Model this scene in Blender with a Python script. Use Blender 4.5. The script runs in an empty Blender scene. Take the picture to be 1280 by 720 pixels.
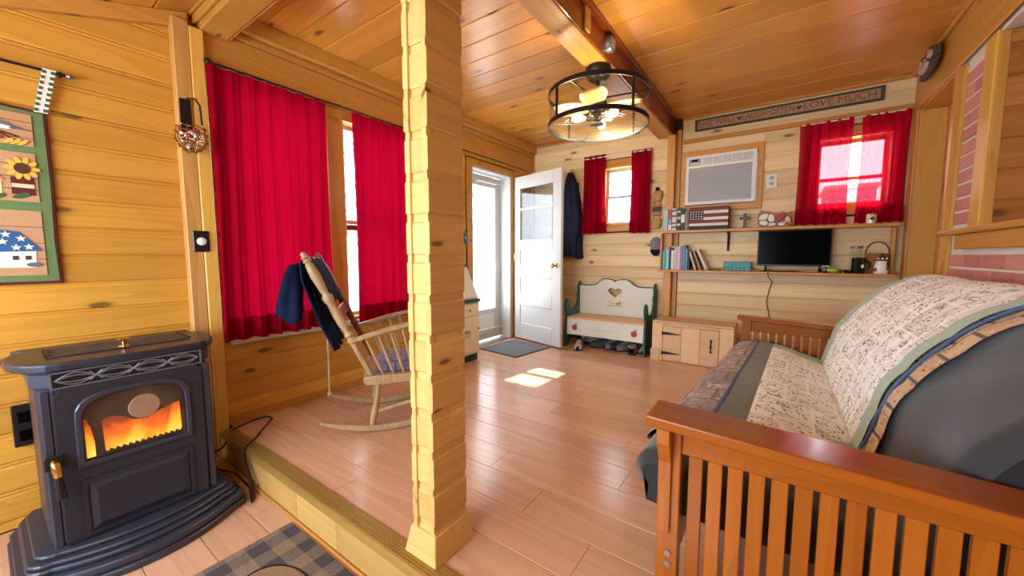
import bpy, bmesh, math, random
from mathutils import Vector, Matrix, noise as mnoise
R = math.radians
PI = math.pi
rnd = random.Random(7)
SC = bpy.context.scene
COL = SC.collection

# ------------------------------------------------------------------ camera
cam_d = bpy.data.cameras.new('camera')
cam = bpy.data.objects.new('camera', cam_d)
COL.objects.link(cam)
cam.location = (0, 0, 1.07)
cam.rotation_euler = (R(90 - 4.958), 0, R(35.087))
cam_d.sensor_width = 36
cam_d.lens = 470.5 / 1280 * 36
cam_d.clip_start = 0.02
SC.camera = cam

# ------------------------------------------------------------------ world, sun, fill lights, exposure
W = bpy.data.worlds.new('sky')
SC.world = W
W.use_nodes = True
nt = W.node_tree
bg = nt.nodes['Background']
bg.inputs[0].default_value = (0.80, 0.91, 1.0, 1)
bg.inputs[1].default_value = 4.8

def lamp(name, kind, loc, energy, color=(1, 1, 1), rot=None, size=None, aim=None):
    l = bpy.data.lights.new(name, kind)
    l.energy = energy
    l.color = color
    if kind == 'AREA':
        l.shape = 'RECTANGLE'
        l.size, l.size_y = size
    elif kind == 'POINT':
        l.shadow_soft_size = size or 0.03
    o = bpy.data.objects.new(name, l)
    COL.objects.link(o)
    o.location = loc
    if aim is not None:
        o.rotation_euler = (Vector(aim)).to_track_quat('-Z', 'Y').to_euler()
    return o

sun = lamp('sun', 'SUN', (0, 9, 9), 11.0, (1.0, 0.95, 0.86), aim=(-0.08, -0.98, -1.0))
sun.data.angle = R(0.6)
# unseen area lights added as fill: behind the camera, overhead and in the hall
lamp('rear_fill', 'AREA', (-1.5, -1.42, 1.05), 35, (0.68, 0.86, 1.0), size=(2.4, 0.9), aim=(0, 1, 0.06))
lamp('overhead_fill', 'AREA', (-1.0, -0.55, 1.88), 4, (1.0, 0.94, 0.84), size=(0.9, 0.5), aim=(-0.15, 0.15, -1))
lamp('hall_fill', 'AREA', (2.2, 1.6, 2.3), 5, (0.92, 0.95, 1.0), size=(0.8, 0.8), aim=(0, 0, -1))

vs = SC.view_settings
vs.view_transform = 'Standard'
vs.look = 'None'
vs.gamma = 1.0
vs.use_curve_mapping = False
vs.exposure = 0.95
SC.cycles.use_denoising = True
SC.cycles.max_bounces = 10
SC.cycles.transparent_max_bounces = 16
SC.cycles.sample_clamp_indirect = 6.0

# ------------------------------------------------------------------ colour and materials
def c(r, g, b):
    f = lambda v: (v / 255 / 12.92) if v <= 10 else ((v / 255 + 0.055) / 1.055) ** 2.4
    return (f(r), f(g), f(b), 1.0)

MATS = {}
class NT:
    """small helper round a material's node tree"""
    def __init__(self, name):
        self.m = bpy.data.materials.new(name)
        self.m.use_nodes = True
        self.t = self.m.node_tree
        self.b = self.t.nodes['Principled BSDF']
        self.out = self.t.nodes['Material Output']
        MATS[name] = self.m
    def n(self, ty, **kw):
        o = self.t.nodes.new(ty)
        for k, v in kw.items():
            setattr(o, k, v)
        return o
    def l(self, a, b):
        self.t.links.new(a, b)
    def math(self, op, a, b=None, cl=False):
        o = self.n('ShaderNodeMath', operation=op, use_clamp=cl)
        for i, v in enumerate((a, b)):
            if v is None: continue
            if isinstance(v, (int, float)): o.inputs[i].default_value = v
            else: self.l(v, o.inputs[i])
        return o.outputs[0]
    def ramp(self, fac, stops, interp='LINEAR'):
        o = self.n('ShaderNodeValToRGB')
        o.color_ramp.interpolation = interp
        e = o.color_ramp.elements
        while len(e) < len(stops): e.new(0.5)
        for el, (p, col) in zip(e, stops):
            el.position = p; el.color = col
        self.l(fac, o.inputs[0])
        return o.outputs[0]
    def mix(self, fac, a, b, blend='MIX'):
        o = self.n('ShaderNodeMix', data_type='RGBA', blend_type=blend)
        for i, v in ((0, fac), (6, a), (7, b)):
            if isinstance(v, (int, float)): o.inputs[i].default_value = v
            elif isinstance(v, tuple): o.inputs[i].default_value = v
            else: self.l(v, o.inputs[i])
        return o.outputs[2]
    def coords(self, scale=(1, 1, 1), rand=10.0, kind='Object'):
        tc = self.n('ShaderNodeTexCoord')
        mp = self.n('ShaderNodeMapping')
        mp.inputs['Scale'].default_value = scale
        src = tc.outputs[kind]
        if rand:
            oi = self.n('ShaderNodeObjectInfo')
            mu = self.n('ShaderNodeVectorMath', operation='MULTIPLY_ADD')
            cb = self.n('ShaderNodeCombineXYZ')
            self.l(oi.outputs['Random'], cb.inputs[0]); self.l(oi.outputs['Random'], cb.inputs[1]); self.l(oi.outputs['Random'], cb.inputs[2])
            mu.inputs[1].default_value = (rand, rand * 3.1, rand * 1.7)
            self.l(cb.outputs[0], mu.inputs[0]); self.l(src, mu.inputs[2])
            src = mu.outputs[0]
        self.l(src, mp.inputs[0])
        return mp.outputs[0]
    def noise(self, vec, scale=5, detail=3, rough=0.5, dist=0.0):
        o = self.n('ShaderNodeTexNoise')
        o.inputs['Scale'].default_value = scale
        o.inputs['Detail'].default_value = detail
        o.inputs['Roughness'].default_value = rough
        o.inputs['Distortion'].default_value = dist
        if vec is not None: self.l(vec, o.inputs['Vector'])
        return o.outputs[0]
    def bump(self, h, strength=0.3, dist=0.01):
        o = self.n('ShaderNodeBump')
        o.inputs['Strength'].default_value = strength
        o.inputs['Distance'].default_value = dist
        self.l(h, o.inputs['Height'])
        self.l(o.outputs[0], self.b.inputs['Normal'])
    def set(self, col=None, rough=None, metal=None, spec=None, coat=None, sheen=None):
        b = self.b
        if col is not None:
            if isinstance(col, tuple): b.inputs['Base Color'].default_value = col
            else: self.l(col, b.inputs['Base Color'])
        if rough is not None: b.inputs['Roughness'].default_value = rough
        if metal is not None: b.inputs['Metallic'].default_value = metal
        if spec is not None: b.inputs['Specular IOR Level'].default_value = spec
        if coat is not None: b.inputs['Coat Weight'].default_value = coat; b.inputs['Coat Roughness'].default_value = 0.12
        if sheen is not None: b.inputs['Sheen Weight'].default_value = sheen

def wood(name, light, dark, knot=(0.09, 0.035, 0.012, 1), axis=0, rough=0.42, knots=0.11, fine=1.0, vary=0.28, coat=0.0, tint=None):
    """planed softwood: streaks and cathedral rings along one axis, dark knots, each piece a little different"""
    k = NT(name)
    def s(along, across):
        v = [across * fine] * 3; v[axis] = along * fine
        return tuple(v)
    rings = k.noise(k.coords(s(0.35, 4.5)), 1.0, 2, 0.45)
    saw = k.math('FRACT', k.math('MULTIPLY', rings, 11.0))
    streak = k.noise(k.coords(s(1.2, 55)), 1.0, 3, 0.6)
    base = k.mix(k.math('MULTIPLY', saw, 0.34), light, dark)
    base = k.mix(k.math('MULTIPLY', k.math('SUBTRACT', streak, 0.35, True), 0.5), base, dark)
    if knots:
        vo = k.n('ShaderNodeTexVoronoi', voronoi_dimensions='2D')
        vo.inputs['Scale'].default_value = 1.0
        sx = k.n('ShaderNodeSeparateXYZ'); k.l(k.coords((1, 1, 1), rand=23.0), sx.inputs[0])
        o_ = [i for i in range(3) if i != axis]
        wob = k.math('MULTIPLY', k.noise(k.coords((1, 1, 1), rand=5.0), 14, 2, 0.5), 0.07)
        cv = k.n('ShaderNodeCombineXYZ')
        k.l(k.math('ADD', k.math('MULTIPLY', sx.outputs[axis], 1.35), wob), cv.inputs[0])
        k.l(k.math('ADD', k.math('MULTIPLY', k.math('ADD', sx.outputs[o_[0]], sx.outputs[o_[1]]), 3.6), wob), cv.inputs[1])
        k.l(cv.outputs[0], vo.inputs['Vector'])
        knots *= 0.5
        kd = k.ramp(vo.outputs['Distance'], [(0.0, (1, 1, 1, 1)), (knots * 0.75, (0.9, 0.9, 0.9, 1)), (knots, (0.35, 0.35, 0.35, 1)), (knots * 1.5, (0.08, 0.08, 0.08, 1)), (knots * 2.4, (0, 0, 0, 1))])
        sel = k.math('GREATER_THAN', k.n('ShaderNodeSeparateColor').outputs[0], 0.38)
        sep = sel.node.inputs[0].links[0].from_node
        k.l(vo.outputs['Color'], sep.inputs[0])
        base = k.mix(k.math('MULTIPLY', k.math('MULTIPLY', kd, sel), 0.85), base, knot)
    oi = k.n('ShaderNodeObjectInfo')
    f = k.math('ADD', k.math('MULTIPLY', oi.outputs['Random'], vary), 1.0 - vary * 0.6)
    mul = k.n('ShaderNodeCombineColor')
    k.l(f, mul.inputs[0]); k.l(k.math('POWER', f, 1.15), mul.inputs[1]); k.l(k.math('POWER', f, 1.3), mul.inputs[2])
    base = k.mix(1.0, base, mul.outputs[0], 'MULTIPLY')
    k.set(base, rough, coat=coat)
    k.bump(streak, 0.12, 0.003)
    return k.m

def plain(name, col, rough=0.5, metal=0.0, spec=None, mott=0.0, sc=20, bump=0.0, coat=None, sheen=None):
    k = NT(name)
    k.set(col, rough, metal, spec, coat, sheen)
    if mott or bump:
        nz = k.noise(k.coords((1, 1, 1), rand=3.0), sc, 3, 0.55)
        if mott:
            dk = tuple(v * (1 - mott) for v in col[:3]) + (1,)
            k.set(k.mix(nz, dk, col))
        if bump: k.bump(nz, bump, 0.004)
    return k.m

AMBER, AMBER_D = c(224, 168, 82), c(184, 118, 40)
wood('pine_amber', c(218, 162, 66), c(184, 120, 32))
wood('pine_pale', c(240, 216, 168), c(214, 174, 116))
wood('pine_ceiling', c(216, 154, 66), c(180, 112, 34), rough=0.28, knots=0.13)
wood('pine_trim', c(208, 150, 68), c(170, 108, 36), knots=0.07)
wood('pine_trim_y', c(208, 150, 68), c(170, 108, 36), axis=1, knots=0.07)
wood('pine_trim_z', c(208, 150, 68), c(170, 108, 36), axis=2, knots=0.06)
wood('pine_trim_bright', c(220, 172, 82), c(198, 144, 54), axis=2, knots=0.0)
wood('pine_knotty', c(206, 140, 66), c(166, 98, 36), axis=2, knots=0.16)
wood('pine_post', c(216, 164, 94), c(158, 98, 40), axis=2, knots=0.0)
wood('pine_column', c(226, 188, 118), c(198, 148, 76), knots=0.07, vary=0.2)
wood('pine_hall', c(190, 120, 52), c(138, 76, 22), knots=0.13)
wood('pine_box', c(226, 190, 146), c(200, 152, 106), knots=0.09)
wood('oak_futon', c(166, 90, 20), c(128, 58, 8), rough=0.22, knots=0.0, coat=0.4, vary=0.2)
wood('oak_futon_y', c(150, 70, 22), c(112, 44, 10), axis=1, rough=0.25, knots=0.0, coat=0.3, vary=0.1)
wood('oak_futon_z', c(172, 96, 22), c(136, 66, 10), axis=2, rough=0.26, knots=0.0, coat=0.3, vary=0.3)
wood('chair_worn', c(186, 156, 112), c(112, 82, 54), axis=2, rough=0.5, knots=0.0, vary=0.1)
wood('chair_dark', c(120, 60, 34), c(80, 36, 20), axis=2, rough=0.4, knots=0.0, vary=0.1)
wood('laminate', c(210, 166, 136), c(176, 124, 94), rough=0.2, knots=0.0, vary=0.13, fine=0.8)
wood('bark', c(150, 136, 120), c(110, 96, 82), axis=2, rough=0.9, knots=0.0)

plain('dark_gap', c(70, 40, 18), 0.8)
plain('wall_paint', c(214, 180, 120), 0.8)
plain('white_paint', c(206, 206, 204), 0.35, mott=0.05, sc=6)
plain('cream_paint', c(232, 226, 200), 0.45, mott=0.08, sc=9)
plain('bench_white', c(226, 230, 220), 0.4, mott=0.06, sc=7)
plain('green_paint', c(26, 92, 84), 0.42, mott=0.25, sc=12)
plain('dark_green_paint', c(20, 44, 40), 0.5)
plain('white_plastic', c(232, 232, 228), 0.35)
plain('grey_plastic', c(176, 180, 182), 0.45)
plain('black_plastic', c(18, 18, 20), 0.35)
plain('black_gloss', c(6, 7, 11), 0.16, spec=0.03)
plain('cast_iron', c(52, 54, 68), 0.36, 0.35, mott=0.15, sc=60, bump=0.06)
plain('fret_iron', c(112, 122, 140), 0.35, 0.5)
plain('soot_haze', c(74, 70, 72), 0.9, mott=0.7, sc=9)  # mottled grey paints in the smoky haze behind the stove glass
plain('cast_iron_edge', c(62, 66, 82), 0.34, 0.4)
plain('iron', c(26, 26, 28), 0.5, 0.4)
plain('fan_black', c(24, 24, 26), 0.42, 0.3)
plain('brass', c(214, 180, 110), 0.22, 1.0)
plain('steel', c(176, 172, 166), 0.3, 0.9)
plain('copper_wire', c(150, 92, 48), 0.35, 0.8)
plain('brushed_grey', c(128, 132, 140), 0.4, 0.6)
plain('mattress_black', c(22, 24, 28), 0.62, mott=0.2, sc=30, sheen=0.25)
plain('mattress_grey', c(44, 47, 52), 0.8, mott=0.15, sc=60, sheen=0.3)
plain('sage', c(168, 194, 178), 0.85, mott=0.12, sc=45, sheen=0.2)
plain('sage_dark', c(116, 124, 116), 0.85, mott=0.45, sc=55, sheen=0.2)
plain('blue_binding', c(84, 106, 148), 0.8, mott=0.3, sc=90)
plain('navy_binding', c(30, 34, 56), 0.85)
plain('navy_cloth', c(14, 28, 58), 0.85, mott=0.3, sc=14, spec=0.15)
plain('coat_cloth', c(18, 26, 60), 0.8, mott=0.45, sc=7)
plain('coat_lining', c(84, 80, 78), 0.8, mott=0.3, sc=12)
plain('mat_grey', c(112, 116, 120), 0.95, mott=0.25, sc=120, bump=0.3)
plain('cap_cloth', c(130, 124, 140), 0.8)
plain('cord_white', c(224, 214, 196), 0.7)
plain('mortar', c(222, 214, 206), 0.9, mott=0.12, sc=40)
plain('outside_snow', c(226, 228, 226), 0.9, mott=0.12, sc=0.6)
plain('shed_mauve', c(150, 104, 124), 0.8)
plain('blossom', c(214, 120, 140), 0.9, mott=0.3, sc=9)
plain('sign_tan', c(178, 144, 112), 0.75, mott=0.25, sc=14)
plain('sign_border', c(66, 70, 60), 0.7, mott=0.3, sc=18)
plain('sign_letter', c(136, 62, 40), 0.7)
plain('flag_red', c(130, 42, 46), 0.6, mott=0.3, sc=25)
plain('flag_white', c(228, 224, 214), 0.6, mott=0.15, sc=25)
plain('flag_navy', c(36, 38, 66), 0.6, mott=0.3, sc=25)
plain('apple_red', c(168, 52, 74), 0.5)
plain('pale_teal', c(170, 204, 198), 0.6)
plain('straw', c(202, 150, 92), 0.7, mott=0.4, sc=50)
plain('rug_motif', c(146, 118, 90), 0.95, mott=0.3, sc=90, bump=0.3)
plain('amber_scrap', c(206, 156, 90), 0.6)
plain('basket', c(180, 120, 62), 0.65, mott=0.5, sc=70, bump=0.5)
plain('porcelain', c(238, 232, 222), 0.18)
plain('jar_black', c(18, 26, 32), 0.15)
plain('lime_plastic', c(150, 200, 70), 0.3)
plain('teal_box', c(64, 168, 178), 0.45, mott=0.35, sc=60)
plain('tape_white', c(226, 222, 214), 0.6)
plain('pewter', c(84, 86, 84), 0.5, 0.5, mott=0.3, sc=50)
plain('carving_dark', c(84, 70, 64), 0.8, mott=0.6, sc=28, bump=0.8)
plain('carving_pale', c(186, 164, 150), 0.75, mott=0.35, sc=40, bump=0.6)
plain('q_green', c(110, 138, 84), 0.9, mott=0.3, sc=50)
plain('q_binding', c(92, 30, 40), 0.9)
plain('q_tan', c(206, 158, 118), 0.9, mott=0.25, sc=22)
plain('q_cream', c(230, 214, 176), 0.9, mott=0.12, sc=30)
plain('q_blue', c(46, 96, 148), 0.9)
plain('q_yellow', c(228, 186, 70), 0.9)
plain('q_brown', c(80, 50, 34), 0.9)
plain('q_leaf', c(66, 96, 56), 0.9)
plain('q_white', c(236, 234, 226), 0.9)
plain('q_red', c(176, 40, 46), 0.9)
plain('q_grey', c(96, 108, 130), 0.9)
plain('shoe_grey', c(120, 122, 122), 0.75, mott=0.35, sc=40)
plain('shoe_taupe', c(146, 132, 118), 0.8, mott=0.3, sc=40)
plain('shoe_charcoal', c(62, 62, 68), 0.7, mott=0.35, sc=40)
plain('shoe_toe', c(168, 178, 190), 0.6)
plain('shoe_sole', c(40, 40, 44), 0.8)
plain('shoe_lace', c(190, 188, 182), 0.8)
plain('shoe_pale', c(206, 206, 200), 0.7)
plain('fleece', c(176, 158, 144), 0.95, bump=0.6, sc=120)
wood('riser_board', c(204, 164, 98), c(178, 132, 66), knots=0.0)
plain('brass_nosing', c(178, 146, 78), 0.38, 0.45, mott=0.2, sc=20)
plain('wall_plate_blue', c(48, 104, 128), 0.5)
plain('crock_blue', c(70, 90, 130), 0.3)
plain('purple_cloth', c(110, 100, 140), 0.8)

# bricks: rosy with per-brick tone
k = NT('brick_rose')
oi = k.n('ShaderNodeObjectInfo')
nz = k.noise(k.coords((1, 1, 1), rand=9), 18, 4, 0.6)
col = k.mix(oi.outputs['Random'], c(190, 118, 110), c(216, 152, 140))
k.set(k.mix(k.math('MULTIPLY', nz, 0.5), col, c(172, 104, 98)), 0.8); k.bump(nz, 0.4, 0.004)

def translucent(name, col, trans=0.45, clear=0.0, weave=220):
    k = NT(name)
    d = k.n('ShaderNodeBsdfDiffuse'); t = k.n('ShaderNodeBsdfTranslucent')
    d.inputs[0].default_value = col
    t.inputs[0].default_value = tuple(min(1, v * 1.25) for v in col[:3]) + (1,)
    m = k.n('ShaderNodeMixShader'); m.inputs[0].default_value = trans
    k.l(d.outputs[0], m.inputs[1]); k.l(t.outputs[0], m.inputs[2])
    o = m
    if clear:
        tr = k.n('ShaderNodeBsdfTransparent'); tr.inputs[0].default_value = (1.0, 0.82, 0.86, 1)
        o = k.n('ShaderNodeMixShader'); o.inputs[0].default_value = clear
        k.l(m.outputs[0], o.inputs[1]); k.l(tr.outputs[0], o.inputs[2])
    k.l(o.outputs[0], k.out.inputs[0])
    k.t.nodes.remove(k.b)
    return k.m
translucent('red_curtain', c(150, 4, 34), 0.24)
translucent('red_sheer', c(180, 8, 42), 0.32, 0.11)

def glass(name, tint=(1, 1, 1, 1), refl=1.0):
    k = NT(name)
    tr = k.n('ShaderNodeBsdfTransparent'); tr.inputs[0].default_value = tint
    gl = k.n('ShaderNodeBsdfGlossy'); gl.inputs[1].default_value = 0.02
    m = k.n('ShaderNodeMixShader')
    m.inputs[0].default_value = 0.05 * refl; k.l(tr.outputs[0], m.inputs[1]); k.l(gl.outputs[0], m.inputs[2])
    k.l(m.outputs[0], k.out.inputs[0]); k.t.nodes.remove(k.b)
    return k.m
glass('window_glass'); glass('door_glass', (0.9, 0.96, 1, 1), 1.3); glass('stove_glass', (0.95, 0.9, 0.85, 1), 0.9)
glass('jar_glass', (0.92, 0.96, 0.95, 1), 1.5)

# fine metal mesh of the fan cage, seen from afar as a see-through grey
k = NT('wire_mesh')
tr = k.n('ShaderNodeBsdfTransparent'); m = k.n('ShaderNodeMixShader'); m.inputs[0].default_value = 0.74
k.set(c(120, 104, 74), 0.35, 0.7)
k.l(k.b.outputs[0], m.inputs[1]); k.l(tr.outputs[0], m.inputs[2]); k.l(m.outputs[0], k.out.inputs[0])

k = NT('fan_blade'); k.set(c(206, 178, 116), 0.4)

def emit(name, col, s):
    k = NT(name)
    k.set(col, 0.6)
    k.b.inputs['Emission Color'].default_value = col
    k.b.inputs['Emission Strength'].default_value = s
    return k.m
emit('bulb_glow', (1.0, 0.72, 0.32, 1), 7)
# flames: orange to yellow by noise, they give off their own light
k = NT('flame')
tc = k.n('ShaderNodeTexCoord'); sp = k.n('ShaderNodeSeparateXYZ'); k.l(tc.outputs['Object'], sp.inputs[0])
nz = k.noise(k.coords((9, 9, 4), rand=0), 1, 4, 0.6, 0.6)
hgt = k.math('MULTIPLY', k.math('SUBTRACT', sp.outputs[2], 0.40), 3.2)
fac = k.math('SUBTRACT', k.math('ADD', nz, 0.28), hgt, True)
col = k.ramp(fac, [(0.16, (0.16, 0.02, 0.0, 1)), (0.36, (0.62, 0.10, 0.01, 1)), (0.56, (0.95, 0.33, 0.02, 1)), (0.82, (1.0, 0.66, 0.14, 1))])
k.set((0.05, 0.02, 0.01, 1), 0.8)
k.l(col, k.b.inputs['Emission Color']); k.b.inputs['Emission Strength'].default_value = 1.1

# cream quilt of the futon: printed patches with ink-like marks, seams between them (flat print)
def quilt_print(name, bgs, inks, px=0.26, py=0.30, marks=0.5, dash=(70, 26), line=0.010):
    k = NT(name)
    uv = k.n('ShaderNodeTexCoord').outputs['UV']
    br = k.n('ShaderNodeTexBrick'); br.offset = 0.5
    br.inputs['Scale'].default_value = 1.0
    br.inputs['Brick Width'].default_value = px; br.inputs['Row Height'].default_value = py
    br.inputs['Mortar Size'].default_value = 0.007; br.inputs['Mortar Smooth'].default_value = 0.5
    br.inputs['Color1'].default_value = (0, 0, 0, 1); br.inputs['Color2'].default_value = (1, 1, 1, 1); br.inputs['Mortar'].default_value = (0, 0, 0, 1)
    k.l(uv, br.inputs['Vector'])
    tone = k.n('ShaderNodeSeparateColor'); k.l(br.outputs['Color'], tone.inputs[0]); tone = tone.outputs[0]
    seam = br.outputs['Fac']
    col = k.mix(tone, bgs[0], bgs[1])
    # short ink dashes, printed askew
    mp = k.n('ShaderNodeMapping'); mp.inputs['Scale'].default_value = (dash[0], dash[1], 1); mp.inputs['Rotation'].default_value = (0, 0, 0.6)
    k.l(uv, mp.inputs[0])
    vo = k.n('ShaderNodeTexVoronoi'); vo.inputs['Scale'].default_value = 1.0; k.l(mp.outputs[0], vo.inputs['Vector'])
    d = k.math('LESS_THAN', vo.outputs['Distance'], 0.27)
    pick = k.math('GREATER_THAN', k.noise(uv, 5.5, 1, 0.5), 0.41)
    d = k.math('MULTIPLY', d, pick)
    col = k.mix(k.math('MULTIPLY', d, marks), col, k.mix(k.noise(uv, 30, 1, 0.5), inks[0], inks[1]))
    # drawn outlines of little scenes
    nz = k.noise(uv, 13, 3, 0.55, 0.6)
    ln = k.math('LESS_THAN', k.math('ABSOLUTE', k.math('SUBTRACT', nz, 0.53)), line)
    ln = k.math('MULTIPLY', ln, k.math('LESS_THAN', k.noise(uv, 4.1, 1, 0.5), 0.54))
    col = k.mix(k.math('MULTIPLY', ln, marks * 1.1, True), col, inks[2])
    bl = k.ramp(k.noise(uv, 17, 3, 0.6), [(0.60, (0, 0, 0, 1)), (0.70, (1, 1, 1, 1))])
    col = k.mix(k.math('MULTIPLY', bl, marks * 0.55), col, inks[2])
    col = k.mix(seam, col, bgs[2])
    k.set(col, 0.9, sheen=0.15)
    hgt = k.math('SUBTRACT', k.noise(uv, 22, 2, 0.5), k.math('MULTIPLY', seam, 0.8))
    k.bump(hgt, 0.35, 0.008)
    return k.m
quilt_print('quilt_cream', (c(246, 248, 250), c(234, 233, 230), c(250, 250, 248)), (c(62, 70, 72), c(52, 80, 80), c(146, 122, 84)), 0.155, 0.24, 0.85, (84, 32), 0.013)
quilt_print('quilt_lodge', (c(150, 124, 112), c(128, 104, 98), c(96, 84, 88)), (c(60, 52, 66), c(112, 66, 52), c(190, 170, 146)), 0.13, 0.16, 0.85, (60, 34), 0.03)
quilt_print('quilt_tan', (c(210, 176, 136), c(186, 146, 110), c(90, 76, 70)), (c(96, 66, 58), c(70, 66, 80), c(226, 208, 178)), 0.10, 0.12, 0.6)
quilt_print('cushion_print', (c(120, 110, 150), c(96, 88, 132), c(80, 74, 110)), (c(52, 44, 96), c(150, 70, 100), c(206, 198, 214)), 0.05, 0.05, 0.9)

# rug: woven check of two yarns
k = NT('rug_check')
cs = k.coords((1, 1, 1), rand=0)
sp = k.n('ShaderNodeSeparateXYZ'); k.l(cs, sp.inputs[0])
fx = k.math('GREATER_THAN', k.math('FRACT', k.math('MULTIPLY', sp.outputs[0], 7.2)), 0.5)
fy = k.math('GREATER_THAN', k.math('FRACT', k.math('MULTIPLY', sp.outputs[1], 7.2)), 0.5)
sm = k.math('MULTIPLY', k.math('ADD', fx, fy), 0.5)
nz = k.noise(cs, 160, 2, 0.7)
col = k.ramp(sm, [(0.0, c(140, 120, 98)), (0.4, c(112, 102, 92)), (0.9, c(66, 64, 70))], 'CONSTANT')
k.set(k.mix(k.math('MULTIPLY', k.math('SUBTRACT', nz, 0.4, True), 1.6), col, c(60, 60, 70)), 0.95); k.bump(nz, 0.5, 0.006)

# ------------------------------------------------------------------ mesh builder
class MB:
    def __init__(self):
        self.v, self.f, self.uv = [], [], None
    def add(self, vs, fs):
        n = len(self.v)
        self.v += [Vector(p) for p in vs]
        self.f += [tuple(i + n for i in f) for f in fs]
        return self
    def box(self, x0, x1, y0, y1, z0, z1):
        p = [(x, y, z) for z in (z0, z1) for y in (y0, y1) for x in (x0, x1)]
        return self.add(p, [(0, 2, 3, 1), (4, 5, 7, 6), (0, 1, 5, 4), (2, 6, 7, 3), (0, 4, 6, 2), (1, 3, 7, 5)])
    def hexa(self, lo, hi):
        """lo, hi: four corners each (counter-clockwise from above)"""
        return self.add(list(lo) + list(hi), [(3, 2, 1, 0), (4, 5, 6, 7)] + [(i, (i + 1) % 4, 4 + (i + 1) % 4, 4 + i) for i in range(4)])
    def poly(self, pts, y0, y1, plane='XZ'):
        """extruded outline; pts counter-clockwise seen from -Y (XZ) or from +Z (XY)"""
        n = len(pts)
        if plane == 'XZ':
            a = [(x, y0, z) for x, z in pts]; b = [(x, y1, z) for x, z in pts]
        elif plane == 'YZ':
            a = [(y1, x, z) for x, z in pts]; b = [(y0, x, z) for x, z in pts]
        else:
            a = [(x, z, y1) for x, z in pts]; b = [(x, z, y0) for x, z in pts]
        return self.add(a + b, [tuple(range(n)), tuple(range(2 * n - 1, n - 1, -1))] + [(i, i + n, (i + 1) % n + n, (i + 1) % n) for i in range(n)])
    def prof(self, pts, x0, x1, m0=0.0, m1=0.0):
        """profile of (y, z) points run along X; m0, m1 mitre the ends by y"""
        n = len(pts)
        a = [(x0 + m0 * y, y, z) for y, z in pts]; b = [(x1 + m1 * y, y, z) for y, z in pts]
        return self.add(a + b, [tuple(range(n - 1, -1, -1)), tuple(range(n, 2 * n))] + [(i, (i + 1) % n, (i + 1) % n + n, i + n) for i in range(n)])
    def tube(self, path, r, n=8, cap=True, flat=1.0):
        path = [Vector(p) for p in path]
        rs = r if isinstance(r, (list, tuple)) else [r] * len(path)
        base = len(self.v); up = None
        for i, p in enumerate(path):
            t = (path[min(i + 1, len(path) - 1)] - path[max(i - 1, 0)]).normalized()
            if up is None:
                up = Vector((0, 0, 1)) if abs(t.z) < 0.9 else Vector((1, 0, 0))
            s = t.cross(up).normalized(); up = s.cross(t).normalized()
            for j in range(n):
                a = 2 * PI * j / n
                self.v.append(p + s * (math.cos(a) * rs[i]) + up * (math.sin(a) * rs[i] * flat))
        for i in range(len(path) - 1):
            for j in range(n):
                q = base + i * n
                self.f.append((q + j, q + (j + 1) % n, q + n + (j + 1) % n, q + n + j))
        if cap:
            self.f.append(tuple(base + j for j in range(n - 1, -1, -1)))
            q = base + (len(path) - 1) * n
            self.f.append(tuple(q + j for j in range(n)))
        return self
    def lathe(self, prof, cen=(0, 0, 0), n=16, sx=1.0, sy=1.0, cap=True):
        cx, cy, cz = cen; base = len(self.v); m = len(prof)
        for r, z in prof:
            for j in range(n):
                a = 2 * PI * j / n
                self.v.append(Vector((cx + r * math.cos(a) * sx, cy + r * math.sin(a) * sy, cz + z)))
        for i in range(m - 1):
            for j in range(n):
                q = base + i * n
                self.f.append((q + j, q + (j + 1) % n, q + n + (j + 1) % n, q + n + j))
        if cap and prof[0][0] > 1e-5: self.f.append(tuple(base + j for j in range(n - 1, -1, -1)))
        if cap and prof[-1][0] > 1e-5: self.f.append(tuple(base + (m - 1) * n + j for j in range(n)))
        return self
    def ball(self, cen, r, n=12, m=8, s=(1, 1, 1)):
        pr = [(r * math.sin(PI * i / m) + 1e-6, -r * math.cos(PI * i / m) * s[2]) for i in range(m + 1)]
        return self.lathe(pr, cen, n, s[0], s[1])
    def grid(self, fn, nu, nv, uvs=None):
        base = len(self.v)
        for i in range(nu + 1):
            for j in range(nv + 1):
                self.v.append(Vector(fn(i / nu, j / nv)))
        for i in range(nu):
            for j in range(nv):
                q = base + i * (nv + 1) + j
                self.f.append((q, q + nv + 1, q + nv + 2, q + 1))
        if uvs:
            self.uv = [uvs(i / nu, j / nv) for i in range(nu + 1) for j in range(nv + 1)]
        return self
    def turn(self, M, start=0):
        for i in range(start, len(self.v)): self.v[i] = M @ self.v[i]
        return self
    def mesh(self, name, bev=0.0, seg=1, smooth=False, merge=0.0):
        me = bpy.data.meshes.new(name)
        me.from_pydata(self.v, [], self.f)
        if self.uv:
            l = me.uv_layers.new(name='UVMap')
            for lp in me.loops: l.data[lp.index].uv = self.uv[lp.vertex_index]
        bm = bmesh.new(); bm.from_mesh(me)
        if merge: bmesh.ops.remove_doubles(bm, verts=bm.verts, dist=merge)
        if not self.uv: bmesh.ops.recalc_face_normals(bm, faces=bm.faces)
        if bev:
            es = [e for e in bm.edges if len(e.link_faces) == 2 and e.calc_face_angle(0) > 0.5]
            bmesh.ops.bevel(bm, geom=es, offset=bev, segments=seg, affect='EDGES', profile=0.5, clamp_overlap=True)
        bm.to_mesh(me); bm.free()
        if smooth:
            for p in me.polygons: p.use_smooth = True
            if smooth != 2:
                try: me.set_sharp_from_angle(angle=R(40))
                except Exception: pass
        return me
    def build(self, name, mat, parent=None, bev=0.0, seg=1, smooth=False, solid=0.0, sub=0, label=None, merge=0.0):
        me = self.mesh(name, bev, seg, smooth, merge)
        me.materials.append(MATS[mat])
        return link(name, me, parent, solid, sub, label)

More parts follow.
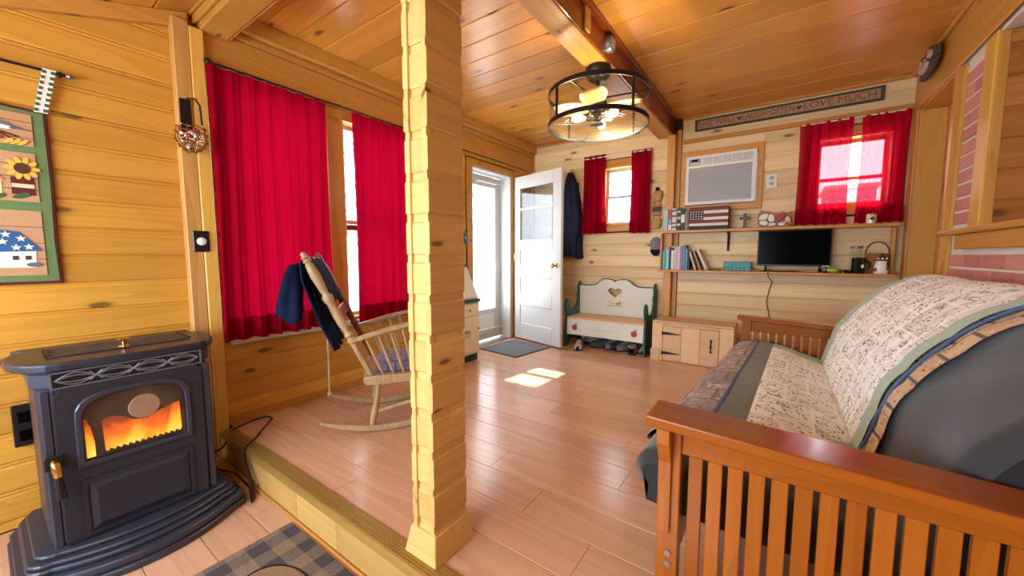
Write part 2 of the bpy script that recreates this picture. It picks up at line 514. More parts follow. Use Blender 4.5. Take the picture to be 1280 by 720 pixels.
def link(name, me, parent=None, solid=0.0, sub=0, label=None):
    o = bpy.data.objects.new(name, me)
    COL.objects.link(o)
    if parent is not None: o.parent = parent
    if solid:
        s = o.modifiers.new('Solidify', 'SOLIDIFY'); s.thickness = solid; s.offset = -1
    if sub:
        s = o.modifiers.new('Subdivision', 'SUBSURF'); s.levels = sub; s.render_levels = sub
    if label: o['label'] = label
    return o

def empty(name, loc=(0, 0, 0), rz=0.0):
    o = bpy.data.objects.new(name, None)
    COL.objects.link(o)
    o.empty_display_size = 0.05
    o.location = loc; o.rotation_euler = (0, 0, rz)
    return o

def tag(o, label, cat=None, group=None, kind=None):
    o['label'] = label
    if cat: o['category'] = cat
    if group: o['group'] = group
    if kind: o['kind'] = kind
    return o

def thing(name, label, cat, loc=(0, 0, 0), rz=0.0, group=None):
    return tag(empty(name, loc, rz), label, cat, group)

LEFT, BACK, RIGHT = PI / 2, 0.0, -PI / 2      # turn of things that hang on each wall (authored facing -Y)
LX, FY, RX = -2.79, 4.44, 0.85                # faces of the three walls in view
CZ = 2.52                                     # ceiling
LOW = -0.18                                   # lower floor
PH = 0.134                                    # course height of the log siding

# ------------------------------------------------------------------ setting: planks
_pm = {}
def plank_mesh(L, h, mat, kind):
    key = (round(L, 3), round(h, 4), mat, kind)
    if key in _pm: return _pm[key]
    if kind == 'siding':
        p = [(0.022, 0), (0.007, 0), (0.0008, 0.004), (0.0, 0.008), (0, h - 0.024), (0.0035, h - 0.020), (0.0035, h - 0.012), (0.001, h - 0.008), (0.007, h), (0.022, h)]
    elif kind == 'ceiling':
        p = [(0.02, 0), (0.009, 0), (0.0, 0.007), (0, h - 0.007), (0.009, h), (0.02, h)]
    else:
        p = [(0.012, 0), (0.002, 0.0003), (0.0, 0.002), (0, h - 0.002), (0.002, h - 0.0003), (0.012, h)]
    me = MB().prof(p, 0, L).mesh('plank')
    me.materials.append(MATS[mat])
    _pm[key] = me
    return me

def splits(a, b, lo, hi, r):
    """cut the run a..b into boards with random joints"""
    out = [a]
    while b - out[-1] > hi:
        out.append(out[-1] + r.uniform(lo, hi))
    if len(out) > 1 and b - out[-1] < 0.25: out.pop()
    out.append(b)
    return list(zip(out[:-1], out[1:]))

def siding(parent, u0, u1, z0, z1, mat, holes, place, lo=1.3, hi=2.6, seed=1, h=PH, zbase=0.0):
    """courses of boards over a wall; holes are (u0,u1,z0,z1); place(u,z) gives location and rotation"""
    r = random.Random(seed)
    z = zbase + math.floor((z0 - zbase) / h + 1e-6) * h
    def put(s, e, a, b, cut=True):
        for p, q in (splits(s, e, lo, hi, r) if cut else [(s, e)]):
            o = link('plank', plank_mesh(q - p - 0.0015, b - a, mat, 'siding' if b - a > 0.06 else 'ceiling'), parent)
            o.location, o.rotation_euler = place(p, a)
    while z < z1 - 1e-6:
        a, b = max(z, z0), min(z + h, z1)
        runs = [(u0, u1)]
        for hu0, hu1, hz0, hz1 in holes:
            if b > hz0 + 0.004 and a < hz1 - 0.004:
                nr = []
                for s, e in runs:
                    if hu1 <= s or hu0 >= e: nr.append((s, e)); continue
                    if hu0 - s > 0.02: nr.append((s, hu0))
                    if e - hu1 > 0.02: nr.append((hu1, e))
                runs = nr
                if hz0 - a > 0.03: put(hu0 + 0.001, hu1, a, hz0, False)      # strip left under or over an opening
                if b - hz1 > 0.03: put(hu0 + 0.001, hu1, hz1, b, False)
        for s, e in runs: put(s, e, a, b)
        z += h

def slab(name, holes, u0, u1, z0, z1, th, mat, place, label):
    """backing of a wall with true openings, one mesh"""
    us = sorted({u0, u1, *[h for q in holes for h in q[:2]]}); zs = sorted({z0, z1, *[h for q in holes for h in q[2:]]})
    mb = MB()
    for i in range(len(us) - 1):
        for j in range(len(zs) - 1):
            cu, cz = (us[i] + us[i + 1]) / 2, (zs[j] + zs[j + 1]) / 2
            if any(h[0] < cu < h[1] and h[2] < cz < h[3] for h in holes): continue
            mb.box(us[i], us[i + 1], 0.0225, 0.0225 + th, zs[j], zs[j + 1])
    loc, rot = place(0, 0)
    o = mb.build(name, mat)
    o.location, o.rotation_euler = loc, rot
    return tag(o, label, 'wall', kind='structure')

pl_left = lambda u, z: ((LX, u, z), (0, 0, LEFT))          # u is world y
pl_back = lambda u, z: ((u, FY, z), (0, 0, 0))             # u is world x
# left wall
L_HOLES = [(0.92, 2.40, 0.56, 2.12), (3.19, 3.95, -0.02, 2.06)]
wall_left = slab('wall_left', L_HOLES, -1.6, FY + 0.15, LOW - 0.05, CZ + 0.1, 0.13, 'dark_gap', pl_left, 'left wall of amber log siding boards with the curtained window and the open door')
local = lambda u, z: ((u, 0, z), (0, 0, 0))
siding(wall_left, -1.6, 0.829, LOW, 2.44, 'pine_amber', [], local, seed=3)
siding(wall_left, 0.83, FY, 0.0, 2.19, 'pine_amber', [(0.93, 2.38, 0.55, 2.2), (3.10, 4.03, 0, 2.13)], local, lo=1.0, hi=1.9, seed=5)
# back wall
B_HOLES = [(-1.78, -1.35, 1.43, 2.12), (0.24, 0.75, 1.50, 2.11), (-0.84, -0.20, 1.59, 2.10)]
wall_back = slab('wall_back', B_HOLES, LX, 1.2, -0.05, CZ + 0.1, 0.13, 'dark_gap', pl_back, 'far wall of pale knotty pine log siding with two windows and the air conditioner')
siding(wall_back, LX, -1.0, 0.0, CZ, 'pine_pale', [(-1.86, -1.27, 1.34, 2.21)], local, lo=1.2, hi=2.2, seed=11)
siding(wall_back, -0.888, RX, 0.0, CZ, 'pine_pale', [(0.16, 0.83, 1.41, 2.2), (-0.89, -0.15, 1.535, 2.155)], local, lo=1.2, hi=2.2, seed=12)
siding(wall_back, -0.985, -0.893, 0.0, 2.34, 'pine_pale', [], local, seed=13)
# right wall: old brick wall with a closed doorway and a wide inner window opening
R_HOLES = [(-4.30, -3.47, -0.02, 2.20), (-3.0, -0.55, 1.16, 2.17)]
wall_right = slab('wall_right', R_HOLES, -(FY + 0.1), 1.6, -0.25, CZ + 0.1, 0.23, 'mortar', lambda u, z: ((RX - 0.02, 0, 0), (0, 0, RIGHT)), 'old rosy brick wall on the right with a boarded doorway and an inner window opening')
def brick_mesh(L):
    key = ('brick', round(L, 3))
    if key not in _pm:
        me = MB().box(0, L, 0.006, 0.03, 0.0, 0.067).mesh('brick', bev=0.004); me.materials.append(MATS['brick_rose']); _pm[key] = me
    return _pm[key]
def bricks(u0, u1, z0, z1, seed):
    r = random.Random(seed)
    z, row = z0, 0
    while z + 0.05 < z1:
        u = u0 - (0.115 if row % 2 else 0)
        while u < u1 - 0.03:
            a, b = max(u, u0), min(u + 0.2215, u1)
            if b - a > 0.03:
                o = link('brick', brick_mesh(b - a), wall_right)
                o.location = (a, 0.0105 + r.uniform(-0.002, 0.002), z)
            u += 0.225
        z += 0.08; row += 1
bricks(-3.37, -0.90, 0.046, 1.10, 4)
bricks(-3.36, -3.125, 1.246, 2.17, 5)
siding(wall_right, -0.89, 1.6, LOW, 2.2, 'pine_amber', [(-0.89, -0.55, 1.16, 2.17)], lambda u, z: ((u, 0.0, z), (0, 0, 0)), seed=17)
# boards that close the doorway, standing
for i in range(5):
    o = MB().box(0, 0.158, 0, 0.02, 0, 2.2).build('plank', 'pine_knotty', wall_right, bev=0.004)
    o.location = (-4.295 + 0.163 * i, 0.17, 0)
# hall seen through the inner window: a wall of boards across, its floor, ceiling and far wall
wall_hall = tag(MB().box(RX + 0.245, 3.6, 3.0, 3.10, -0.25, CZ + 0.1).build('wall_hall', 'dark_gap'), 'brown board wall of the hall seen through the inner window', 'wall', kind='structure')
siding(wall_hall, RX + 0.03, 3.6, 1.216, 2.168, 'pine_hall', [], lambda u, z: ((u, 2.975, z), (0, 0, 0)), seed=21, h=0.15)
tag(MB().box(3.6, 3.7, -1.6, 3.1, -0.25, CZ + 0.1).box(RX + 0.23, 3.7, -1.7, -1.6, -0.25, CZ + 0.1).build('wall_hall_end', 'wall_paint'), 'plain end walls of the hall behind the brick wall', 'wall', kind='structure')
tag(MB().box(RX + 0.23, 3.7, -1.7, 3.1, CZ, CZ + 0.08).build('ceiling_hall', 'wall_paint'), 'plain ceiling of the hall behind the brick wall', 'ceiling', kind='structure')
tag(MB().box(RX + 0.23, 3.7, -1.7, 3.1, -0.3, -0.2).build('floor_hall', 'riser_board'), 'plain floor of the hall behind the brick wall', 'floor', kind='structure')
# unseen wall behind the camera, its wide opening added to let fill light in
tag(MB().box(LX - 0.15, -2.72, -1.72, -1.6, -0.25, 2.2).box(-0.28, RX + 0.2, -1.72, -1.6, -0.25, 2.2).box(-2.72, -0.28, -1.72, -1.6, -0.25, 0.6).box(-2.72, -0.28, -1.72, -1.6, 1.52, 2.2).build('wall_front', 'wall_paint'), 'wall behind the viewer with a wide low opening added for fill light', 'wall', kind='structure')

# ------------------------------------------------------------------ setting: floors
floor = tag(MB().box(LX - 0.14, RX + 0.25, 0.80, FY + 0.1, -0.16, -0.0125).build('floor', 'dark_gap'), 'raised floor of rosy tan laminate planks', 'floor', kind='structure')
floor_lower = tag(MB().box(LX - 0.14, RX + 0.25, -1.7, 0.80, LOW - 0.1, LOW - 0.0125).build('floor_lower', 'dark_gap'), 'lower floor of tan laminate planks in front of the step', 'floor', kind='structure')
def floor_planks(parent, x0, x1, y0, y1, z, w, seed):
    r = random.Random(seed)
    y = y0
    while y < y1 - 0.01:
        h = min(w, y1 - y)
        x = x0 - r.uniform(0, 1.1)
        while x < x1 - 0.01:
            a, b = max(x, x0), min(x + 1.2, x1)
            if b - a > 0.01:
                o = link('plank', plank_mesh(b - a - 0.0018, h - 0.0018, 'laminate', 'floor'), parent)
                o.location = (a, y, z); o.rotation_euler = (R(-90), 0, 0)
            x += 1.2
        y += w
floor_planks(floor, LX, RX, 0.86, FY, 0.0, 0.19, 31)
floor_planks(floor_lower, LX, RX, -1.6, 0.80, LOW, 0.19, 32)
# step: riser boards and ribbed nosing
step = tag(MB().box(LX, RX, 0.80, 0.815, LOW, -0.012).build('trim_1', 'dark_gap'), 'edge of the step up to the raised floor', 'step', kind='structure')
x = LX
for i, L in enumerate((1.0, 0.34, 1.25, 1.1)):
    e = min(x + L, RX)
    MB().box(x + 0.001, e - 0.001, 0.787, 0.80, LOW + 0.012, -0.014).build('riser_board', 'riser_board', step, bev=0.002)
    x = e
MB().box(LX + 0.03, RX, 0.775, 0.787, LOW, LOW + 0.014).build('riser_trim', 'pine_trim', step, bev=0.003)
MB().prof([(0.772, -0.018), (0.778, -0.002), (0.786, 0.004), (0.858, 0.005), (0.862, 0.0), (0.862, -0.012), (0.79, -0.014), (0.786, -0.022), (0.776, -0.024)], LX + 0.08, RX).build('nosing', 'brass_nosing', step)
nm = MB()
for i in range(6): nm.box(LX + 0.08, RX, 0.790 + i * 0.011, 0.795 + i * 0.011, 0.004, 0.0075)
nm.build('nosing_ribs', 'brass_nosing', step)
tag(MB().box(-2.30, LX + 0.001, 0.62, 0.775, LOW, LOW + 0.03).build('trim_2', 'pine_trim', bev=0.004), 'short orange board lying in the corner behind the stove', 'trim', kind='structure')

# ------------------------------------------------------------------ setting: ceiling
ceiling = tag(MB().box(LX - 0.15, RX + 0.25, 0.9, FY + 0.15, CZ + 0.0205, CZ + 0.1).build('ceiling', 'dark_gap'), 'ceiling of long orange knotty pine boards', 'ceiling', kind='structure')
def ceil_boards(parent, x0, x1, y0, y1, w, seed, z=CZ):
    r = random.Random(seed); y = y0
    while y < y1 - 0.01:
        h = min(w, y1 - y)
        for p, q in splits(x0, x1, 1.3, 2.4, r):
            o = link('plank', plank_mesh(q - p - 0.001, h, 'pine_ceiling', 'ceiling'), parent)
            o.location = (p, y + h, z); o.rotation_euler = (R(90), 0, 0)
        y += w
ceil_boards(ceiling, LX, -1.06, 0.96, FY, 0.186, 41)
ceil_boards(ceiling, -1.06, RX, 0.96, FY, 0.245, 42)
# sloping ceiling over the lower floor: falls towards the viewer's back
SL = 0.33
zs = lambda y: 2.43 + SL * (y - 0.82)
cl = tag(MB().add([(LX - 0.1, 0.84, zs(0.84) + 0.021), (RX + 0.2, 0.84, zs(0.84) + 0.021), (RX + 0.2, -1.7, zs(-1.7) + 0.021), (LX - 0.1, -1.7, zs(-1.7) + 0.021),
                  (LX - 0.1, 0.84, zs(0.84) + 0.1), (RX + 0.2, 0.84, zs(0.84) + 0.1), (RX + 0.2, -1.7, zs(-1.7) + 0.1), (LX - 0.1, -1.7, zs(-1.7) + 0.1)],
                 [(0, 1, 2, 3), (7, 6, 5, 4), (0, 4, 5, 1), (1, 5, 6, 2), (2, 6, 7, 3), (3, 7, 4, 0)]).build('ceiling_lower', 'dark_gap'), 'sloping board ceiling over the lower floor', 'ceiling', kind='structure')
sa = math.atan(SL); y = 0.81
while y > -1.6:
    o = link('plank', plank_mesh(RX - LX - 0.01, 0.186, 'pine_ceiling', 'ceiling'), cl)
    o.location = (LX + 0.005, y, zs(y)); o.rotation_euler = (R(90) + sa, 0, 0)
    y -= 0.186 * math.cos(sa)

# ------------------------------------------------------------------ setting: beams, posts, trims
def struct(o, label, cat='trim'):
    return tag(o, label, cat, kind='structure')

# beam over the step, with stepped mouldings on its near face
b1 = struct(MB().box(LX, RX, 0.82, 0.955, 2.34, CZ + 0.01).build('ceiling_beam', 'pine_trim', bev=0.004), 'boxed ceiling beam running over the step', 'beam')
MB().box(LX, RX, 0.800, 0.819, 2.375, CZ - 0.03).build('moulding', 'pine_trim', b1, bev=0.004)
MB().box(LX, RX, 0.778, 0.799, 2.415, CZ - 0.05).build('moulding', 'pine_trim', b1, bev=0.005)
MB().box(LX, RX, 0.956, 0.972, 2.345, 2.375).build('moulding', 'pine_trim', b1, bev=0.004)
# long beam from the column to the far wall
b2 = struct(MB().box(-1.135, -0.985, 0.96, FY, 2.34, CZ + 0.01).build('ceiling_beam', 'pine_trim_y', bev=0.004), 'long pale ceiling beam carrying the caged fan light', 'beam')
MB().box(-0.984, -0.972, 0.96, FY, 2.345, CZ - 0.03).build('side_board', 'oak_futon_y', b2, bev=0.002, label='darker orange board')  # right face is a darker orange than the underside
MB().box(-0.984, -0.935, 0.96, FY, CZ - 0.03, CZ + 0.005).build('moulding', 'oak_futon_y', b2, bev=0.004)
MB().box(-1.165, -1.136, 0.96, FY, CZ - 0.028, CZ + 0.005).build('moulding', 'pine_trim_y', b2, bev=0.004)
MB().box(-0.970, -0.955, 2.10, 2.16, 2.36, 2.49).build('cleat', 'pine_trim_bright', b2, bev=0.003)
# header and crown along the left wall
h1 = struct(MB().box(LX, LX + 0.028, 0.83, FY, 2.19, 2.375).build('trim_3', 'pine_trim_y', bev=0.004), 'broad amber header board over the long curtained window', 'trim')
MB().box(LX, LX + 0.05, 0.96, FY, 2.376, 2.415).build('moulding', 'pine_trim_y', h1, bev=0.006)
MB().box(LX, LX + 0.085, 0.973, FY, 2.416, CZ + 0.004).build('moulding', 'pine_trim_y', h1, bev=0.012, seg=2)
# crown under the sloping ceiling
y0, y1 = -1.6, 0.776
crown = MB().add([(LX, y0, zs(y0) - 0.075), (LX + 0.04, y0, zs(y0) - 0.075), (LX + 0.04, y0, zs(y0)), (LX, y0, zs(y0)),
                  (LX, y1, zs(y1) - 0.075), (LX + 0.04, y1, zs(y1) - 0.075), (LX + 0.04, y1, zs(y1)), (LX, y1, zs(y1))],
                 [(0, 1, 2, 3), (7, 6, 5, 4), (0, 4, 5, 1), (1, 5, 6, 2), (2, 6, 7, 3), (3, 7, 4, 0)])
struct(crown.build('trim_4', 'pine_trim_y', bev=0.004), 'sloping orange crown board above the wall quilt', 'trim')
# two-board post on the left wall at the step
po = struct(MB().box(LX + 0.001, LX + 0.065, 0.697, 0.768, LOW, 2.36).build('wall_post', 'pine_post', bev=0.004), 'two-board pine post on the left wall beside the step', 'post')
MB().box(LX + 0.001, LX + 0.068, 0.7685, 0.835, LOW, 2.34).build('post_board', 'pine_trim_bright', po, bev=0.006)
# small post on the far wall that carries the long beam
pb = struct(MB().box(-1.016, -0.94, FY - 0.10, FY - 0.001, 0.0, 2.34).build('wall_post', 'pine_trim_z', bev=0.003), 'slim pine post on the far wall between bench corner and bookshelves', 'post')
MB().box(-0.939, -0.895, FY - 0.022, FY - 0.0005, 0.0, 2.40).build('post_strip', 'pine_trim_z', pb, bev=0.002)
struct(MB().box(-0.89, RX, FY - 0.028, FY - 0.001, 2.246, 2.285).build('trim_5', 'pine_trim', bev=0.003), 'thin pine rail across the far wall under the long word sign', 'trim')
struct(MB().box(-0.89, RX, FY - 0.022, FY - 0.001, 2.492, CZ).build('trim_6', 'pine_trim', bev=0.003), 'narrow pine crown strip over the long word sign', 'trim')
struct(MB().box(LX, -1.02, FY - 0.022, FY - 0.001, 2.492, CZ).build('trim_7', 'pine_trim', bev=0.003), 'narrow pine crown strip over the small far window', 'trim')
struct(MB().box(LX + 0.03, LX + 0.055, FY - 0.02, FY - 0.001, 0.0, 2.37).build('trim_8', 'pine_trim_z', bev=0.003), 'thin corner strip where the left wall meets the far wall', 'trim')
bl = struct(MB().box(LX, LX + 0.018, 0.85, 3.09, 0.0, 0.052).build('baseboard_left', 'pine_trim_y', bev=0.004), 'low pine baseboard under the long window', 'baseboard')
# right wall joinery
hd = struct(MB().box(RX - 0.012, RX + 0.002, -1.5, FY - 0.03, 2.2, CZ).build('trim_9', 'pine_trim_y', bev=0.003), 'broad orange header along the top of the brick wall', 'trim')
MB().box(RX - 0.035, RX - 0.013, -1.5, FY - 0.03, CZ - 0.028, CZ - 0.002).build('moulding', 'pine_trim_y', hd, bev=0.004)
MB().box(RX - 0.026, RX - 0.013, -1.5, 3.44, 2.185, 2.30).build('lower_board', 'pine_trim_y', hd, bev=0.004, label='yellower lower board')
MB().box(RX - 0.0, RX + 0.23, 3.47, 4.30, 2.185, 2.2).build('soffit', 'pine_trim_y', hd, bev=0.002)
struct(MB().box(RX - 0.012, RX + 0.001, 4.30, FY - 0.03, 0, 2.2).build('trim_10', 'pine_trim_z', bev=0.003), 'orange corner board beside the sheer curtained window', 'trim')
struct(MB().box(RX + 0.003, RX + 0.148, 4.283, 4.299, 0, 2.184).build('trim_11', 'pine_trim_bright', bev=0.002), 'broad yellow jamb board of the boarded doorway', 'trim')
struct(MB().box(RX - 0.03, RX - 0.001, 3.425, 3.47, 0, 2.184).build('trim_12', 'pine_trim_z', bev=0.003), 'orange casing strip of the boarded doorway', 'trim')
struct(MB().box(RX - 0.012, RX + 0.002, 3.372, 3.424, 0, 2.17).build('trim_13', 'pine_trim_bright', bev=0.003), 'yellow strip along the edge of the bricks', 'trim')
struct(MB().box(RX - 0.012, RX + 0.002, 2.992, 3.122, 1.217, 2.184).build('trim_14', 'pine_trim_bright', bev=0.004), 'yellow casing board of the inner window over the futon', 'trim')
struct(MB().box(RX - 0.003, RX + 0.03, 2.972, 2.991, 1.217, 2.168).build('trim_15', 'pine_trim_z', bev=0.002), 'brown stop strip inside the inner window opening', 'trim')
sl = struct(MB().box(RX - 0.07, RX + 0.25, -0.55, 3.37, 1.187, 1.215).build('trim_16', 'pine_trim_y', bev=0.008), 'orange wooden ledge of the inner window over the futon', 'sill')
MB().box(RX - 0.035, RX - 0.008, -0.55, 3.20, 1.105, 1.186).build('apron', 'pine_trim_y', sl, bev=0.004)

# column of siding boards where the two beams meet
CX0, CX1, CY0, CY1 = -1.025, -0.925, 0.852, 1.002
col = struct(MB().box(CX0 + 0.012, CX1 - 0.012, CY0 + 0.012, CY1 - 0.012, 0.0, 2.34).build('column', 'pine_trim_z'), 'square column clad in short log siding boards at the step', 'column')
w_, d_ = CX1 - CX0, CY1 - CY0
def clad(L, k, h):
    key = ('clad', round(L, 3), k, round(h, 3))
    if key not in _pm:
        p = [(0.024, 0), (0.004, 0), (0.0, 0.006), (0, h - 0.030), (0.005, h - 0.025), (0.006, h - 0.008), (0.006, h - 0.001), (0.024, h - 0.001)]
        me = MB().prof(p, 0, L).mesh('siding_board'); me.materials.append(MATS['pine_column']); _pm[key] = me
    return _pm[key]
z = 0.0
jr = random.Random(5)
while z < 2.33:
    h = min(PH, 2.34 - z)
    if z > 0.05 or True:
        for L, loc, rz in ((w_, (CX0, CY0, z), 0), (w_, (CX1, CY1, z), PI), (d_ + 0.012, (CX1 + 0.006, CY0 - 0.006, z), PI / 2), (d_ + 0.012, (CX0 - 0.006, CY1 + 0.006, z), -PI / 2)):
            o = link('siding_board', clad(L, 0, h), col)
            o.location = Vector(loc) + Vector((jr.uniform(-.001, .001), jr.uniform(-.001, .001), 0)); o.rotation_euler = (0, 0, rz)
    z += PH
sk = MB().hexa([(CX0 - 0.03, CY0 - 0.03, 0), (CX1 + 0.03, CY0 - 0.03, 0), (CX1 + 0.03, CY1 + 0.02, 0), (CX0 - 0.03, CY1 + 0.02, 0)],
               [(CX0 - 0.012, CY0 - 0.012, 0.10), (CX1 + 0.012, CY0 - 0.012, 0.10), (CX1 + 0.012, CY1 + 0.012, 0.10), (CX0 - 0.012, CY1 + 0.012, 0.10)])
sk.build('skirt', 'pine_column', col, bev=0.003)

# ------------------------------------------------------------------ windows and doors
def window(name, label, wall, u0, u1, z0, z1, sash='white_paint', rail=0.5, casing=0.075, frame='pine_trim', sill=True, depth=0.1, mull=None):
    loc, rz = ((LX, 0, 0), LEFT) if wall == 'left' else ((0, FY, 0), BACK)
    r = tag(empty(name, loc, rz), label, 'window', kind='structure')
    f = MB()
    f.box(u0 - 0.004, u0 + 0.016, -0.004, 0.14, z0, z1).box(u1 - 0.016, u1 + 0.004, -0.004, 0.14, z0, z1)
    f.box(u0 + 0.016, u1 - 0.016, -0.004, 0.14, z1 - 0.016, z1 + 0.004).box(u0 + 0.016, u1 - 0.016, -0.004, 0.14, z0 - 0.004, z0 + 0.016)
    f.build('frame', frame, r)
    if casing:
        k_ = MB()
        k_.box(u0 - casing, u0 - 0.004, -0.018, 0.0, z0 - casing, z1 + casing).box(u1 + 0.004, u1 + casing, -0.018, 0.0, z0 - casing, z1 + casing)
        k_.box(u0 - 0.004, u1 + 0.004, -0.018, 0.0, z1 + 0.004, z1 + casing).box(u0 - 0.004, u1 + 0.004, -0.018, 0.0, z0 - casing, z0 - 0.004)
        k_.build('casing', frame, r, bev=0.003)
    bays = [(u0 + 0.017, u1 - 0.017)] if not mull else [(u0 + 0.017, mull[0] - 0.002), (mull[1] + 0.002, u1 - 0.017)]
    for a, b in bays:
        zm = z0 + (z1 - z0) * rail
        for (q0, q1, yy) in ((zm - 0.012, z1 - 0.017, depth + 0.02), (z0 + 0.017, zm + 0.012, depth)):
            s = MB()
            t = 0.028
            s.box(a, a + t, yy, yy + 0.02, q0, q1).box(b - t, b, yy, yy + 0.02, q0, q1)
            s.box(a + t, b - t, yy, yy + 0.02, q0, q0 + t).box(a + t, b - t, yy, yy + 0.02, q1 - t, q1)
            so = s.build('sash', sash, r)
            MB().box(a + t, b - t, yy + 0.008, yy + 0.011, q0 + t, q1 - t).build('pane', 'window_glass', so)
    return r

w1 = window('window_1', 'long double window behind the deep red curtains on the left wall', 'left', 0.92, 2.40, 0.56, 2.12, sash='white_paint', casing=0, depth=0.085, mull=(1.565, 1.695))
MB().box(1.565, 1.695, -0.012, 0.12, 0.577, 2.10).build('mullion', 'pine_trim_z', w1, bev=0.004)
MB().box(1.548, 1.5635, 0.01, 0.08, 0.577, 2.10).box(1.6965, 1.712, 0.01, 0.08, 0.577, 2.10).build('jamb_liner', 'white_plastic', w1)
MB().box(1.742, 2.37, 0.075, 0.088, 1.275, 1.318).build('meeting_rail', 'chair_dark', w1)
MB().box(0.88, 2.44, -0.05, 0.0, 0.515, 0.553).build('stool', 'white_paint', w1, bev=0.006, label='white sill board')
MB().box(0.88, 2.44, -0.004, 0.004, 2.122, 2.19).build('head_board', 'pine_trim', w1)
window('window_2', 'small far window with two panes between red curtains', 'back', -1.78, -1.35, 1.43, 2.12, sash='white_paint')
w3 = window('window_3', 'far window behind the sheer red curtains above the upper shelf', 'back', 0.24, 0.75, 1.50, 2.11, sash='pine_trim', rail=0.42)

# main door: five-part leaf standing open, its jambs and casing
d1 = tag(empty('door_1', (-2.765, 3.965, 0.0), math.atan2(-0.257, 0.966)), 'white wooden door with two panes over three panels standing open', 'door', kind='structure')
DW, DT = 0.80, 0.04
rails = [(0.02, 0.22), (0.445, 0.62), (0.80, 0.95), (1.14, 1.26), (1.89, 2.035)]
m = MB()
m.box(0.03, 0.13, 0, DT, 0.02, 2.035).box(DW - 0.11, DW + 0.02, 0, DT, 0.02, 2.035)
for a, b in rails: m.box(0.13, DW - 0.11, 0, DT, a, b)
m.build('leaf_frame', 'white_paint', d1, bev=0.004)
for a, b in ((0.22, 0.445), (0.62, 0.80), (0.95, 1.14)):
    MB().box(0.13, DW - 0.11, 0.012, DT - 0.012, a, b).build('panel', 'white_paint', d1)
MB().box(0.13, DW - 0.11, 0.006, DT - 0.006, 1.62, 1.65).build('glazing_bar', 'white_paint', d1, bev=0.003)
for a, b in ((1.26, 1.62), (1.65, 1.89)):
    MB().box(0.13, DW - 0.11, 0.016, 0.022, a, b).build('pane', 'door_glass', d1)
kn = MB().tube([(DW - 0.06, -0.012, 0.955), (DW - 0.06, -0.03, 0.955)], [0.011, 0.011], 10)
kn.tube([(DW - 0.06, -0.03, 0.955), (DW - 0.06, -0.042, 0.955), (DW - 0.06, -0.056, 0.955), (DW - 0.06, -0.066, 0.955), (DW - 0.06, -0.072, 0.955)], [0.014, 0.024, 0.027, 0.022, 0.01], 14)
kn.tube([(DW - 0.06, -0.0005, 0.955), (DW - 0.06, -0.012, 0.955)], 0.03, 16)
kn.tube([(DW - 0.06, DT + 0.0005, 0.955), (DW - 0.06, DT + 0.02, 0.955), (DW - 0.06, DT + 0.035, 0.955), (DW - 0.06, DT + 0.06, 0.955), (DW - 0.06, DT + 0.07, 0.955)], [0.028, 0.012, 0.024, 0.026, 0.01], 14)
kn.build('knob', 'brass', d1, smooth=True)
for z in (0.25, 1.05, 1.85): MB().tube([(0.024, -0.004, z - 0.045), (0.024, -0.004, z + 0.045)], 0.007, 8).build('hinge', 'brass', d1)
fr = tag(empty('trim_17', (LX, 0, 0), LEFT), 'door frame of white jambs and orange casing on the left wall', 'door frame', kind='structure')
MB().box(3.186, 3.215, -0.004, 0.17, 0.0, 2.06).box(3.925, 3.955, -0.004, 0.17, 0, 2.06).box(3.215, 3.925, -0.004, 0.17, 2.035, 2.06).build('jamb', 'white_paint', fr, bev=0.003)
MB().box(3.11, 3.185, -0.02, 0.0, 0.0, 2.125).box(3.956, 4.02, -0.02, 0.0, 0.0, 2.125).box(3.185, 3.956, -0.02, 0.0, 2.061, 2.125).build('casing', 'pine_trim', fr, bev=0.003)
MB().box(3.187, 3.954, 0.0, 0.2, -0.02, 0.006).build('threshold', 'steel', fr)
# storm door outside, white frame round one tall glass
d2 = tag(empty('door_2', (LX, 0, 0), LEFT), 'white storm door with a tall glass in the open doorway', 'door', kind='structure')
s = MB().box(3.217, 3.30, 0.155, 0.185, 0.02, 2.03).box(3.82, 3.923, 0.155, 0.185, 0.02, 2.03)
s.box(3.30, 3.82, 0.155, 0.185, 0.02, 0.40).box(3.30, 3.82, 0.155, 0.185, 1.90, 2.03)
s.build('leaf_frame', 'white_paint', d2, bev=0.005)
MB().box(3.34, 3.78, 0.152, 0.157, 0.10, 0.34).build('kick_panel', 'white_plastic', d2, bev=0.004)
MB().box(3.30, 3.82, 0.168, 0.172, 0.40, 1.90).build('pane', 'window_glass', d2)
for z in (0.15, 1.955):
    MB().tube([(3.45, 0.14, z), (3.80, 0.13, z)], 0.014, 10).tube([(3.80, 0.13, z), (3.922, 0.11, z)], 0.005, 8).build('closer', 'white_plastic', d2)

